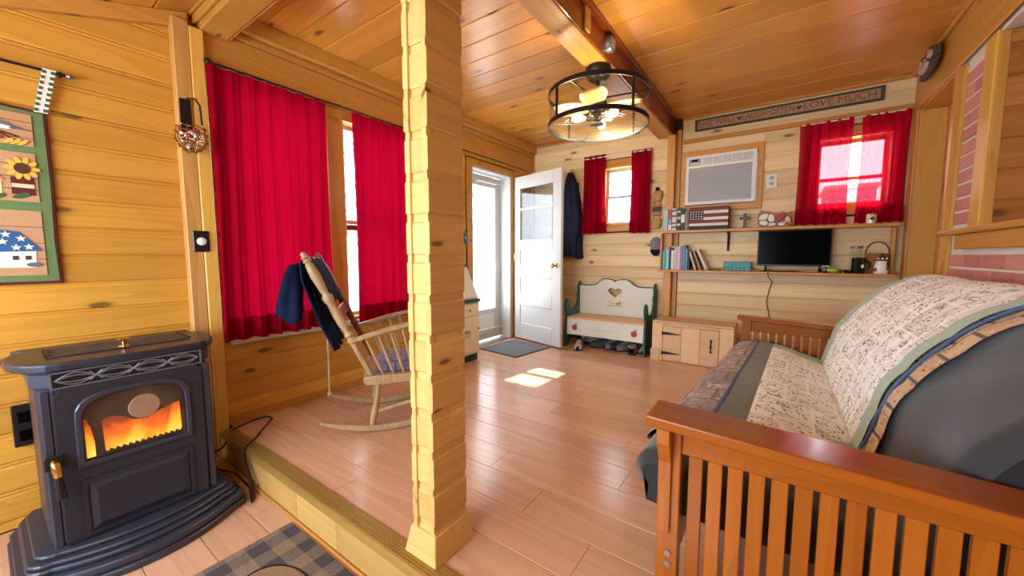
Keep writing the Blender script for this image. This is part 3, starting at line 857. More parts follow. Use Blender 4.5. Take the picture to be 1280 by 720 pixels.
# ------------------------------------------------------------------ outside
tag(MB().box(-40, 40, -30, 60, -0.75, -0.65).build('ground', 'outside_snow'), 'pale bright ground outside the cabin', 'ground', kind='structure')
tag(MB().box(LX - 1.6, LX - 0.16, 2.6, 4.55, -0.2, -0.06).build('porch_floor', 'white_paint'), 'white porch step outside the open door', 'porch', kind='structure')
def tree(loc, h, seed, label, blossom=False):
    r = random.Random(seed)
    t = thing('tree', label, 'tree', loc, group='trees outside the cabin')
    tr = MB(); pts = [Vector((0, 0, 0))]
    for i in range(6): pts.append(pts[-1] + Vector((r.uniform(-.1, .1), r.uniform(-.1, .1), h / 7)))
    tr.tube(pts, [h * 0.026 * (1 - i / 8) for i in range(7)], 7)
    tr.build('trunk', 'bark', t, smooth=True)
    br = MB(); tips = []
    for i in range(26):
        k = r.uniform(1.2, 6); p = pts[int(k)].lerp(pts[min(int(k) + 1, 6)], k % 1)
        a = r.uniform(0, 2 * PI); L = h * r.uniform(0.12, 0.34) * (1.2 - k / 9)
        q = p + Vector((math.cos(a), math.sin(a), r.uniform(0.4, 1.1))) * L * 0.6
        q2 = q + Vector((math.cos(a + .4), math.sin(a + .4), r.uniform(0.5, 1.3))) * L * 0.5
        br.tube([p, q, q2], [h * 0.008, h * 0.005, h * 0.002], 5, cap=False)
        for _ in range(3):
            w = p.lerp(q2, r.uniform(0.4, 1)) ; br.tube([w, w + Vector((r.uniform(-1, 1), r.uniform(-1, 1), r.uniform(0.2, 1))) * L * 0.35], [h * 0.003, h * 0.001], 4, cap=False)
        tips += [q, q2, q.lerp(q2, .5)]
    br.build('branches', 'bark', t)
    if blossom:
        bm_ = MB()
        for q in tips:
            for _ in range(10):
                e = q + Vector((r.gauss(0, .25), r.gauss(0, .25), r.gauss(0, .22))); s_ = r.uniform(.04, .09)
                a = Vector((r.uniform(-1, 1), r.uniform(-1, 1), r.uniform(-1, 1))) * s_; b = Vector((r.uniform(-1, 1), r.uniform(-1, 1), r.uniform(-1, 1))) * s_
                bm_.add([e - a, e + b, e + a, e - b], [(0, 1, 2, 3)])
        tag(bm_.build('blossoms', 'blossom', t), 'pink blossoms', kind='stuff')
tree((-6.2, 8.6, -0.65), 5.2, 1, 'pink blossoming tree beyond the storm door glass', True)
tree((-9.5, 9.0, -0.65), 7.0, 2, 'bare tree beyond the storm door, left of the blossoming one')
tree((-8.0, 4.6, -0.65), 6.0, 3, 'bare tree seen through the gap between the long red curtains')
tree((-4.9, 12.5, -0.65), 7.0, 4, 'bare tree behind the small far window, on its left')
tree((-2.6, 17.0, -0.65), 8.0, 6, 'bare tree behind the small far window, on its right')
tree((-10.0, 6.6, -0.65), 7.0, 8, 'bare tree farther back beyond the long window')
sh = thing('garden_shed', 'narrow mauve shed wall behind the sheer curtained far window', 'shed', (1.08, 9.6, -0.65))
MB().box(-0.35, 0.35, 0, 1.2, 0, 2.98).build('walls', 'shed_mauve', sh)
MB().box(-0.40, 0.40, -0.05, 1.25, 2.9805, 3.05).build('roof', 'bark', sh)

# ================================================================== THINGS
# ------------------------------------------------------------------ pellet stove
st = thing('pellet_stove', 'dark cast iron pellet stove with a fire behind its arched glass', 'stove', (-2.67, 0.355, LOW), LEFT)
def outline(hw, dep, bow, rad=0.06, n=16, back=0.0):
    """plan of a bow-fronted body: back edge at y=back, front towards -Y"""
    p = [(hw - 0.02, back), (-hw + 0.02, back), (-hw, back - 0.05)]
    p += [(-hw, -dep + rad)] + [(-hw + rad * (1 - math.cos(a)), -dep + rad - rad * math.sin(a)) for a in (R(20), R(40), R(60), R(78))]
    for i in range(n + 1):
        t = -1 + 2 * i / n
        p.append((t * (hw - rad), -dep - bow * (1 - t * t)))
    p += [(hw - rad * (1 - math.cos(a)), -dep + rad - rad * math.sin(a)) for a in (R(78), R(60), R(40), R(20))] + [(hw, -dep + rad), (hw, back - 0.05)]
    return p
b = MB()
for hw, dep, bow, z0, z1 in ((0.362, 0.545, 0.105, 0, 0.030), (0.354, 0.535, 0.10, 0.0305, 0.062), (0.332, 0.512, 0.085, 0.0625, 0.082), (0.328, 0.498, 0.075, 0.0825, 0.098), (0.308, 0.478, 0.06, 0.0985, 0.115)):
    b.poly(outline(hw, dep, bow), z0, z1, 'XY')
b.build('base', 'cast_iron_edge', st, bev=0.005)
BH, BF = 0.262, -0.445     # half width and front of the body
b = MB().poly([(-BH, -0.03), (-BH, BF + 0.05), (-BH + 0.045, BF), (BH - 0.045, BF), (BH, BF + 0.05), (BH, -0.03)][::1], 0.1155, 0.745, 'XY')
b.build('body', 'cast_iron', st, bev=0.006)
MB().poly([(-BH - 0.012, -0.02), (-BH - 0.012, BF + 0.045), (-BH + 0.04, BF - 0.012), (BH - 0.04, BF - 0.012), (BH + 0.012, BF + 0.045), (BH + 0.012, -0.02)], 0.7455, 0.806, 'XY').build('neck', 'cast_iron_edge', st, bev=0.006)
tp_ = [(0.30, 0.0), (-0.30, 0.0)] + [(-0.20 - 0.125 * math.cos(a), -0.235 - 0.225 * math.sin(a)) for a in [R(-60 + 15 * i) for i in range(11)]]
tp_ += [(x, -0.460 - 0.014 * (1 - (x / 0.2) ** 2)) for x in (-0.1, 0.0, 0.1)] + [(0.20 + 0.125 * math.cos(a), -0.235 - 0.225 * math.sin(a)) for a in [R(90 - 15 * i) for i in range(11)]]
b = MB().poly(tp_, 0.8065, 0.842, 'XY')
b.build('top_plate', 'cast_iron', st, bev=0.009, seg=2)
lid = MB().box(-0.215, 0.225, -0.325, -0.13, 0.8425, 0.848).build('hopper_lid', 'carving_dark', st, bev=0.002, label='brown hopper lid')
MB().lathe([(0.020, 0), (0.018, 0.004), (0.007, 0.007), (0.007, 0.022), (0.021, 0.026), (0.023, 0.031), (0.016, 0.037), (0, 0.039)], (0.0, -0.31, 0.848), 14).build('lid_knob', 'brass', lid, smooth=True)
for sx in (-0.215, 0.225): MB().box(sx - 0.005, sx + 0.005, -0.32, -0.135, 0.848, 0.852).build('hinge', 'iron', lid)
# frieze of twined curves
fz = MB().box(-0.222, 0.222, BF - 0.016, BF - 0.0125, 0.749, 0.803).build('frieze', 'black_plastic', st)
tw = MB()
N = 4
for ph in (0, PI):
    for amp in (0.022, 0.012):
        pts = []
        for i in range(81):
            t = i / 80
            pts.append((-0.215 + 0.43 * t, BF - 0.0205, 0.776 + amp * math.sin(2 * PI * N / 2 * t + ph)))
        tw.tube(pts, 0.0028, 5)
for i in range(N + 1):
    xx = -0.215 + 0.43 * i / N
    if 0 < i < N:
        for s_ in (-1, 1): tw.tube([(xx - 0.018, BF - 0.0205, 0.776 - s_ * 0.017), (xx + 0.018, BF - 0.0205, 0.776 + s_ * 0.017)], 0.0028, 5)
tw.box(-0.222, 0.222, BF - 0.022, BF - 0.0165, 0.803, 0.808).box(-0.222, 0.222, BF - 0.022, BF - 0.0165, 0.744, 0.749)
tw.box(-0.228, -0.222, BF - 0.022, BF - 0.0165, 0.744, 0.808).box(0.222, 0.228, BF - 0.022, BF - 0.0165, 0.744, 0.808)
tw.build('fretwork', 'fret_iron', fz, smooth=True)
# door: plate with an arched window, glass, flames, raised lower panel
dr = empty('door'); dr.parent = st
def arch(w, z0, zs_, za, n=12, ins=0.0, rc=0.05):
    p = [(-w, z0), (w, z0), (w, zs_)]
    for i in range(1, n):
        a = i / n
        th = PI * a
        e = 0.62
        p.append((w * (abs(math.cos(th)) ** e) * (1 if math.cos(th) > 0 else -1), zs_ + (za - zs_) * math.sin(th) ** 0.75))
    p.append((-w, zs_))
    return p
def ring(mb, A, B, y0, y1):
    n = len(A); v = []
    for y in (y0, y1):
        v += [(x, y, z) for x, z in A] + [(x, y, z) for x, z in B]
    f = []
    for i in range(n):
        j = (i + 1) % n
        f += [(i, j, n + j, n + i), (2 * n + i, 3 * n + i, 3 * n + j, 2 * n + j), (i, 2 * n + i, 2 * n + j, j), (n + i, n + j, 3 * n + j, 3 * n + i)]
    return mb.add(v, f)
inner = arch(0.158, 0.432, 0.60, 0.690)
mid = arch(0.178, 0.412, 0.61, 0.712)
nI = len(inner)
DX = 0.008
def outer_rect(x0, x1, z0, z1, ref):
    """points on a rectangle matched one to one with the arch outline"""
    out = []
    for i, (px, pz) in enumerate(ref):
        if i == 0: out.append((x0, z0)); continue
        if i == 1: out.append((x1, z0)); continue
        cx_, cz_ = (x0 + x1) / 2, 0.56
        dx, dz = px - cx_, pz - cz_
        t = min(((x1 if dx > 0 else x0) - cx_) / dx if abs(dx) > 1e-6 else 9, (z1 - cz_) / dz if dz > 1e-6 else 9)
        out.append((cx_ + dx * t, cz_ + dz * t))
    return out
plate = MB()
rect = outer_rect(-0.222, 0.222, 0.40, 0.742, mid)
ring(plate, rect, mid, BF - 0.020, BF - 0.0005)
plate.box(-0.222, 0.222, BF - 0.020, BF - 0.0005, 0.118, 0.3995)
# fill the two upper corners between the arch ring and the square head
for sx in (-1, 1):
    i_c = max(range(3, nI - 1), key=lambda i: (rect[i][0] * sx + rect[i][1]))
    plate.poly([rect[i_c], (sx * 0.222, rect[i_c][1]), (sx * 0.222, 0.742), (rect[i_c][0], 0.742)] if sx < 0 else [rect[i_c], (sx * 0.222, rect[i_c][1]), (sx * 0.222, 0.742), (rect[i_c][0], 0.742)], BF - 0.020, BF - 0.0005)
plate.build('door_plate', 'cast_iron', dr)
fr_ = MB(); ring(fr_, mid, inner, BF - 0.030, BF - 0.0005)
fr_.build('window_frame', 'cast_iron_edge', dr, bev=0.004)
MB().poly(arch(0.157, 0.433, 0.60, 0.689), BF - 0.013, BF - 0.010).build('glass', 'stove_glass', dr)
pn = MB()
P4 = lambda a, b, c_, d: [(a, c_), (b, c_), (b, d), (a, d)]
ring(pn, P4(-0.175, 0.172, 0.128, 0.362), P4(-0.160, 0.157, 0.143, 0.347), BF - 0.027, BF - 0.0205)
pn.add([(-0.160, BF - 0.0205, 0.143), (0.157, BF - 0.0205, 0.143), (0.157, BF - 0.0205, 0.347), (-0.160, BF - 0.0205, 0.347), (-0.135, BF - 0.030, 0.168), (0.132, BF - 0.030, 0.168), (0.132, BF - 0.030, 0.322), (-0.135, BF - 0.030, 0.322)],
       [(4, 5, 6, 7), (0, 1, 5, 4), (1, 2, 6, 5), (2, 3, 7, 6), (3, 0, 4, 7)])
pn.build('lower_panel', 'cast_iron', dr)
for sx in (-1, 1):
    MB().box(sx * 0.243 - 0.014, sx * 0.243 + 0.014, BF - 0.014, BF - 0.0005, 0.12, 0.742).build('pilaster', 'cast_iron_edge', st, bev=0.005)
# fire box: embers, flames, burn pot and the round heat plate behind the glass
MB().box(-0.155, 0.155, BF - 0.004, BF - 0.001, 0.434, 0.688).build('fire_back', 'soot_haze', st)
fl = MB(); rf = random.Random(2)
pts = [(-0.10, 0.452)]
xs = -0.10
while xs < 0.135:
    pts += [(xs + 0.008, 0.447), (xs + 0.013, 0.458)]; xs += 0.019
pts += [(0.142, 0.46), (0.140, 0.585), (0.10, 0.575), (0.06, 0.56), (0.03, 0.545), (-0.01, 0.55), (-0.04, 0.575), (-0.075, 0.588), (-0.104, 0.58)]
fl.poly(pts, BF - 0.0075, BF - 0.0042)
fl.poly([(-0.152, 0.44), (-0.128, 0.44), (-0.128, 0.50), (-0.135, 0.56), (-0.147, 0.60), (-0.152, 0.60)], BF - 0.0075, BF - 0.0042)
fl.build('flames', 'flame', st)
MB().tube([(0.025, BF - 0.0055, 0.60), (0.025, BF - 0.0095, 0.60)], [0.052, 0.048], 24).build('heat_plate', 'carving_pale', st, label='pale round heat plate')
ph = MB().box(-0.262, -0.212, BF - 0.034, BF - 0.0205, 0.440, 0.495).build('handle_plate', 'black_plastic', st, bev=0.004)
MB().tube([(-0.237, BF - 0.036, 0.475), (-0.236, BF - 0.052, 0.470), (-0.234, BF - 0.056, 0.45), (-0.232, BF - 0.056, 0.42)], [0.010, 0.012, 0.013, 0.012], 10).build('handle_neck', 'brass', ph, smooth=True)
MB().tube([(-0.232, BF - 0.056, 0.42), (-0.231, BF - 0.057, 0.39), (-0.228, BF - 0.057, 0.335), (-0.227, BF - 0.057, 0.33)], [0.010, 0.013, 0.015, 0.006], 10).build('handle_grip', 'black_plastic', ph, smooth=True)
tag(MB().tube([(-2.60, 0.66, LOW + 0.10), (-2.55, 0.74, -0.03), (-2.68, 0.845, 0.008), (-2.72, 0.95, 0.008), (-2.72, 1.04, 0.008), (-2.66, 1.05, 0.008), (-2.54, 0.95, 0.008), (-2.44, 0.87, 0.009), (-2.36, 0.79, 0.012), (-2.30, 0.764, -0.03), (-2.21, 0.76, -0.12), (-2.15, 0.745, LOW + 0.006), (-2.11, 0.72, LOW + 0.006), (-2.20, 0.745, LOW + 0.035), (-2.36, 0.735, LOW + 0.07), (-2.48, 0.66, LOW + 0.09)], 0.0055, 6).build('power_cable', 'black_plastic', smooth=True), 'black power cable looping from behind the stove over the step', 'cable')
pl_ = thing('power_outlet', 'black wall outlet low on the amber boards left of the stove', 'outlet', (LX, 0.080, 0.30), LEFT)
MB().box(-0.036, 0.036, -0.03, -0.001, -0.095, 0.095).build('cover', 'black_plastic', pl_, bev=0.004)
for dz in (-0.045, 0.04):
    MB().box(-0.02, 0.02, -0.035, -0.0305, dz - 0.025, dz + 0.025).build('socket', 'black_gloss', pl_, bev=0.004)

# ------------------------------------------------------------------ rug on the lower floor
rg = thing('rug', 'grey and tan checked rug with a pale brown motif lying below the step', 'rug', (-1.28, 0.36, LOW))
MB().box(-0.52, 0.62, -0.50, 0.405, 0.0, 0.009).build('pile', 'rug_check', rg, bev=0.003)
mo = [(0.17 * math.cos(a) * (1.0 + 0.25 * math.sin(a)), 0.15 * math.sin(a)) for a in [2 * PI * i / 28 for i in range(28)]]
MB().poly([(x - 0.16, y + 0.14) for x, y in mo], 0.0091, 0.011, 'XY').build('motif', 'rug_motif', rg, label='pale brown motif')
MB().tube([(x * 1.04 - 0.16, y * 1.04 + 0.14, 0.0095) for x, y in mo + mo[:1]], 0.003, 5).build('motif_outline', 'iron', rg)
sw = MB()
for q in range(3):
    sw.tube([(-0.16 + (0.012 + 0.011 * q) * math.cos(a) , 0.17 + (0.012 + 0.011 * q) * math.sin(a), 0.0125) for a in [2 * PI * i / 14 for i in range(15)]], 0.0022, 4)
sw.build('motif_swirl', 'tape_white', rg)

# ------------------------------------------------------------------ wall quilt on its rod
wq = thing('wall_quilt', 'patchwork wall quilt of birdhouses bordered in green', 'wall hanging', (LX, 0.0, 0.94), LEFT)
QH = 0.785
def qz(u): return QH + (0.06 * max(0, 0.1 - u) / 0.1 if u < 0.1 else 0)
out = [(-0.235, 0), (0.237, 0), (0.233, 0.2), (0.238, 0.45), (0.236, QH - 0.005), (0.13, QH), (0.06, QH + 0.008), (0.0, QH + 0.055), (-0.06, QH + 0.008), (-0.235, QH)]
MB().poly(out, -0.016, -0.002).build('backing', 'q_binding', wq, bev=0.004)
inn = [(-0.223, 0.012), (0.225, 0.012), (0.221, 0.2), (0.226, 0.45), (0.224, QH - 0.016), (0.13, QH - 0.012), (0.06, QH - 0.004), (0.0, QH + 0.04), (-0.06, QH - 0.004), (-0.223, QH - 0.012)]
MB().poly(inn, -0.0185, -0.0162).build('border', 'q_green', wq)
def patch(name, mat, pts, y=0.0, th=0.0015, parent=wq):
    return MB().poly(pts, -0.0205 - y - th, -0.0187 - y).build(name, mat, parent)
def rect(x0, x1, z0, z1): return [(x0, z0), (x1, z0), (x1, z1), (x0, z1)]
def oval(cx, cz, rx, rz, n=14, rot=0): return [(cx + rx * math.cos(2 * PI * i / n) * math.cos(rot) - rz * math.sin(2 * PI * i / n) * math.sin(rot), cz + rx * math.cos(2 * PI * i / n) * math.sin(rot) + rz * math.sin(2 * PI * i / n) * math.cos(rot)) for i in range(n)]
for z0, z1 in ((0.04, 0.33), (0.37, 0.585), (0.615, 0.755)):
    p_ = patch('scene_panel', 'q_tan', rect(-0.18, 0.19, z0, z1))
    for k_ in range(1, 4):
        zz = z0 + (z1 - z0) * k_ / 4
        MB().box(-0.18, 0.19, -0.0224, -0.0222, zz - 0.0012, zz + 0.0012).build('panel_seam', 'q_brown', p_)
# lowest scene: white birdhouse with a blue starred roof
patch('birdhouse_front', 'q_white', [(-0.07, 0.075), (0.16, 0.075), (0.165, 0.16), (0.05, 0.17), (-0.01, 0.245), (-0.07, 0.20)], 0.002)
rf_ = patch('birdhouse_roof', 'q_blue', [(0.05, 0.145), (0.185, 0.150), (0.12, 0.235), (-0.005, 0.252), (-0.02, 0.235)], 0.004)
def star(cx, cz, r): return [(cx + (r if i % 2 == 0 else r * 0.42) * math.cos(PI / 2 + PI * i / 5), cz + (r if i % 2 == 0 else r * 0.42) * math.sin(PI / 2 + PI * i / 5)) for i in range(10)]
for sx, sz in ((0.035, 0.215), (0.075, 0.19), (0.085, 0.222), (0.125, 0.205), (0.145, 0.168), (0.11, 0.165)): patch('star', 'q_white', star(sx, sz, 0.016), 0.006, parent=rf_)
patch('chimney', 'q_cream', rect(0.0, 0.05, 0.25, 0.30), 0.003)
patch('birdhouse_door', 'q_binding', [(-0.03, 0.076), (0.03, 0.076), (0.03, 0.12), (0.0, 0.145), (-0.03, 0.12)], 0.004)
for sx in (0.105, 0.14): patch('birdhouse_window', 'q_brown', rect(sx - 0.008, sx + 0.008, 0.11, 0.128), 0.004)
patch('bluebird', 'q_grey', oval(0.155, 0.088, 0.022, 0.010), 0.006)
# middle scene: wooden birdhouse, crock and sunflower
patch('birdhouse_front', 'q_cream', [(-0.12, 0.385), (0.09, 0.385), (0.09, 0.455), (0.06, 0.50), (-0.09, 0.50), (-0.12, 0.455)], 0.002)
patch('birdhouse_roof', 'q_tan', [(-0.13, 0.455), (0.10, 0.455), (0.06, 0.51), (-0.08, 0.51)], 0.004)
patch('birdhouse_tower', 'q_cream', [(-0.03, 0.51), (0.045, 0.51), (0.05, 0.555), (0.03, 0.575), (-0.02, 0.575)], 0.003)
patch('birdhouse_hole', 'q_brown', oval(0.01, 0.545, 0.013, 0.013), 0.005)
for sx in (-0.02, 0.06): patch('birdhouse_window', 'q_blue', rect(sx - 0.014, sx + 0.014, 0.395, 0.412), 0.004)
for i in range(10):
    a = 2 * PI * i / 10
    patch('sunflower_petal', 'q_yellow', oval(0.15 + 0.033 * math.cos(a), 0.515 + 0.033 * math.sin(a), 0.019, 0.009, 8, a), 0.004)
patch('sunflower_heart', 'q_brown', oval(0.15, 0.515, 0.024, 0.024), 0.006)
patch('crock', 'q_binding', rect(0.115, 0.18, 0.40, 0.475), 0.003)
patch('crock_band', 'q_cream', rect(0.116, 0.179, 0.43, 0.447), 0.005)
for sx, sz in ((0.07, 0.385), (0.14, 0.395), (0.03, 0.378)): patch('leaf', 'q_leaf', oval(sx, sz, 0.028, 0.010, 10, 0.4), 0.006)
# upper scene: chickadee on a berried branch
for s_ in (((-0.02, 0.66), (0.06, 0.675), (0.15, 0.652)), ((0.0, 0.70), (0.05, 0.67), (0.09, 0.63)), ((0.08, 0.672), (0.13, 0.64), (0.16, 0.625))):
    MB().tube([(x, -0.0235, z) for x, z in s_], 0.0035, 5).build('twig', 'q_brown', wq)
for sx, sz in ((0.02, 0.64), (0.05, 0.652), (0.10, 0.64), (0.0, 0.70), (0.03, 0.71)): patch('berry', 'q_red', oval(sx, sz, 0.007, 0.007, 8), 0.005)
patch('bird_body', 'q_white', oval(0.085, 0.700, 0.052, 0.019, 16, -0.28), 0.006)
patch('bird_wing', 'q_grey', [(0.04, 0.722), (0.085, 0.722), (0.145, 0.688), (0.10, 0.695), (0.06, 0.712)], 0.008)
patch('bird_cap', 'black_plastic', oval(0.035, 0.726, 0.017, 0.011, 10, -0.4), 0.008)
patch('bird_tail', 'q_grey', [(0.125, 0.682), (0.175, 0.684), (0.135, 0.696)], 0.007)
for sx in (0.14, 0.16, 0.12): patch('leaf', 'q_yellow', oval(sx, 0.628, 0.02, 0.007, 8, 0.7), 0.006)
rd = thing('curtain_rod', 'thin iron rod holding up the birdhouse quilt', 'rod', (LX, 0, 1.905), LEFT)
MB().tube([(-0.34, -0.028, 0), (0.31, -0.028, 0)], 0.006, 8).build('bar', 'iron', rd)
for sx in (-0.35, 0.315): MB().tube([(sx - 0.01, -0.028, 0), (sx, -0.028, 0), (sx + 0.018, -0.028, 0)], [0.006, 0.012, 0.004], 8).build('finial', 'brushed_grey', rd, smooth=True)
for sx in (-0.30, 0.29): MB().box(sx - 0.004, sx + 0.004, -0.024, -0.001, -0.006, 0.012).build('bracket', 'iron', rd)
for sx in (0.232, -0.23):
    lo = MB().hexa([(sx - 0.033, -0.024, QH - 0.01), (sx + 0.007, -0.024, QH - 0.01), (sx + 0.007, -0.019, QH - 0.01), (sx - 0.033, -0.019, QH - 0.01)],
                   [(sx + 0.004, -0.038, QH + 0.187), (sx + 0.044, -0.038, QH + 0.187), (sx + 0.044, -0.018, QH + 0.187), (sx + 0.004, -0.018, QH + 0.187)]).build('strap', 'q_white', wq)
    for k_ in range(8):
        t = (k_ + 0.5) / 8; xx = sx - 0.033 + 0.037 * t; zz = QH - 0.01 + 0.197 * t; yy = -0.024 - 0.014 * t
        MB().box(xx, xx + 0.012, yy - 0.002, yy - 0.0005, zz - 0.008, zz + 0.005).box(xx + 0.026, xx + 0.040, yy - 0.002, yy - 0.0005, zz - 0.008, zz + 0.005).build('check', 'q_leaf', lo)

# ------------------------------------------------------------------ on the wall post: hanging jar and dimmer
sc_ = thing('wall_sconce', 'iron bracket with a wire basket of glass on the wall post', 'sconce', (LX + 0.066, 0.728, 1.66), LEFT)
MB().box(-0.025, 0.025, -0.012, 0.0, 0.05, 0.27).build('back_plate', 'iron', sc_, bev=0.003)
MB().tube([(0, -0.012, 0.26), (0.0, -0.05, 0.262), (0.02, -0.10, 0.255), (0.035, -0.112, 0.22), (0.04, -0.112, 0.12)], 0.005, 7).build('arm', 'iron', sc_, smooth=True)
bk = MB()
for j, (rr, zz) in enumerate(((0.035, -0.02), (0.055, 0.0), (0.068, 0.03), (0.066, 0.07), (0.058, 0.10))):
    pts = [((rr + 0.007 * math.sin(8 * a + j)) * math.cos(a), -0.075 + (rr + 0.007 * math.sin(8 * a + j)) * math.sin(a), zz + 0.006 * math.sin(6 * a + j)) for a in [2 * PI * i / 30 for i in range(31)]]
    bk.tube(pts, 0.0028, 5, cap=False)
for i in range(9):
    a = 2 * PI * i / 9
    bk.tube([(0.03 * math.cos(a), -0.075 + 0.03 * math.sin(a), -0.025), (0.068 * math.cos(a), -0.075 + 0.068 * math.sin(a), 0.03), (0.060 * math.cos(a), -0.075 + 0.060 * math.sin(a), 0.11)], 0.0025, 5)
bk.build('wire_basket', 'copper_wire', sc_)
MB().lathe([(0.0, 0), (0.03, 0.0), (0.036, 0.02), (0.036, 0.07), (0.028, 0.09)], (0, -0.075, -0.01), 14, cap=False).build('glass_cup', 'jar_glass', sc_, smooth=True)
cr = random.Random(3)
be = MB()
for i in range(26):
    a = cr.uniform(0, 2 * PI); rr = cr.uniform(0.03, 0.058); be.ball((rr * math.cos(a), -0.075 + rr * math.sin(a), cr.uniform(-0.01, 0.09)), cr.uniform(0.005, 0.009), 6, 4)
be.build('glass_beads', 'porcelain', sc_, smooth=True)
MB().ball((-0.02, -0.11, 0.05), 0.016, 8, 6).ball((0.015, -0.09, 0.09), 0.013, 8, 6).build('red_beads', 'apple_red', sc_, smooth=True)
dm = thing('dimmer_switch', 'black dimmer plate with a round white knob on the wall post', 'switch', (LX + 0.069, 0.758, 1.15), LEFT)
MB().box(-0.038, 0.038, -0.007, 0.0, -0.06, 0.06).build('plate', 'black_plastic', dm, bev=0.003)
MB().tube([(0, -0.007, 0), (0, -0.018, 0), (0, -0.022, 0)], [0.023, 0.021, 0.016], 18).build('knob', 'white_plastic', dm, smooth=True)

# ------------------------------------------------------------------ curtains
def curtain(name, label, wall, u0, u1, z0, z1, folds, mat, seed, amp=0.026, off=0.075, taper=0.0, cat='curtain', group=None, hem=True):
    r = random.Random(seed)
    loc, rz = ((LX, 0, 0), LEFT) if wall == 'left' else ((0, FY, 0), BACK)
    t = thing(name, label, cat, loc, rz, group)
    ph = [r.uniform(0, 6) for _ in range(5)]
    def fn(v, s):                     # v down, s across
        uu = u0 + (u1 - u0) * s
        mid = (u0 + u1) / 2
        uu = mid + (uu - mid) * (1 + taper * (1 - v))
        g = 0.55 + 0.45 * (v ** 0.6)
        y = amp * g * (math.sin(2 * PI * folds * s + ph[0] + 0.5 * math.sin(3 * v + ph[1])) + 0.45 * math.sin(2 * PI * folds * 2.3 * s + ph[2] + v) + 0.4 * math.sin(2 * PI * folds * 0.45 * s + ph[3]))
        return (uu + 0.006 * math.sin(9 * s + 4 * v), -off - y, z1 + (z0 - z1) * v + 0.004 * math.sin(2 * PI * folds * s + ph[4]) * v)
    MB().grid(fn, 30, max(24, int(folds * 14))).build('panel', mat, t, smooth=2)
    if hem:
        def hm(v, s):
            p = fn(1 - v * 0.09 * (1.5 / max(z1 - z0, 0.3)) , s); return (p[0], p[1] - 0.003, p[2] + 0.001)
        MB().grid(hm, 2, max(24, int(folds * 14))).build('hem', mat, t, smooth=2)
    return t
curtain('curtain', 'wide deep red curtain of the long window, nearest to the stove', 'left', 0.835, 1.525, 0.545, 2.16, 7, 'red_curtain', 1, amp=0.022, group=None)
curtain('curtain', 'deep red curtain between the bare window strip and the column', 'left', 1.735, 2.36, 0.535, 2.16, 5.5, 'red_curtain', 2, amp=0.02)
curtain('curtain', 'short red curtain on the left of the small far window', 'back', -2.01, -1.705, 1.335, 2.265, 3.5, 'red_curtain', 3, amp=0.016, off=0.06, taper=-0.12)
curtain('curtain', 'short red curtain on the right of the small far window', 'back', -1.41, -1.19, 1.325, 2.25, 3, 'red_curtain', 4, amp=0.016, off=0.06)
curtain('curtain', 'sheer red curtain left of the gap over the upper shelf', 'back', 0.115, 0.47, 1.345, 2.245, 5, 'red_sheer', 5, amp=0.014, off=0.06, taper=0.03)
curtain('curtain', 'sheer red curtain right of the gap, in the far corner', 'back', 0.53, 0.825, 1.345, 2.24, 5, 'red_sheer', 6, amp=0.014, off=0.06)
def rod(label, wall, u0, u1, z, mat='iron', off=0.075, r=0.007, fin=True):
    loc, rz = ((LX, 0, z), LEFT) if wall == 'left' else ((0, FY, z), BACK)
    t = thing('curtain_rod', label, 'rod', loc, rz)
    MB().tube([(u0, -off, 0), (u1, -off, 0)], r, 8).build('bar', mat, t)
    for u in (u0, u1):
        if fin: MB().ball((u, -off, 0), 0.02, 10, 7).build('finial', mat, t, smooth=True)
        MB().box(u + (0.02 if u == u0 else -0.03), u + (0.03 if u == u0 else -0.02), -off + r, -0.003, -0.006, 0.006).build('bracket', mat, t)
rod('black rod with ball ends over the long red curtains', 'left', 0.845, 2.42, 2.172, off=0.075)
rod('pale rod between the curtains of the small far window', 'back', -2.0, -1.2, 2.235, 'white_plastic', 0.06, 0.006, False)
rod('thin rod of the sheer red curtains in the far corner', 'back', 0.12, 0.82, 2.235, 'white_plastic', 0.06, 0.005, False)
tc_ = thing('blind_cord', 'white cord with a ball end hanging under the long window', 'cord', (LX + 0.09, 1.46, 0.03), LEFT)
MB().tube([(0.0, 0, 0.53), (0.004, 0.003, 0.3), (0.0, 0, 0.02)], 0.006, 7).build('cord', 'cord_white', tc_, smooth=True)
MB().ball((0, 0, 0.004), 0.018, 10, 7).build('ball', 'cord_white', tc_, smooth=True)

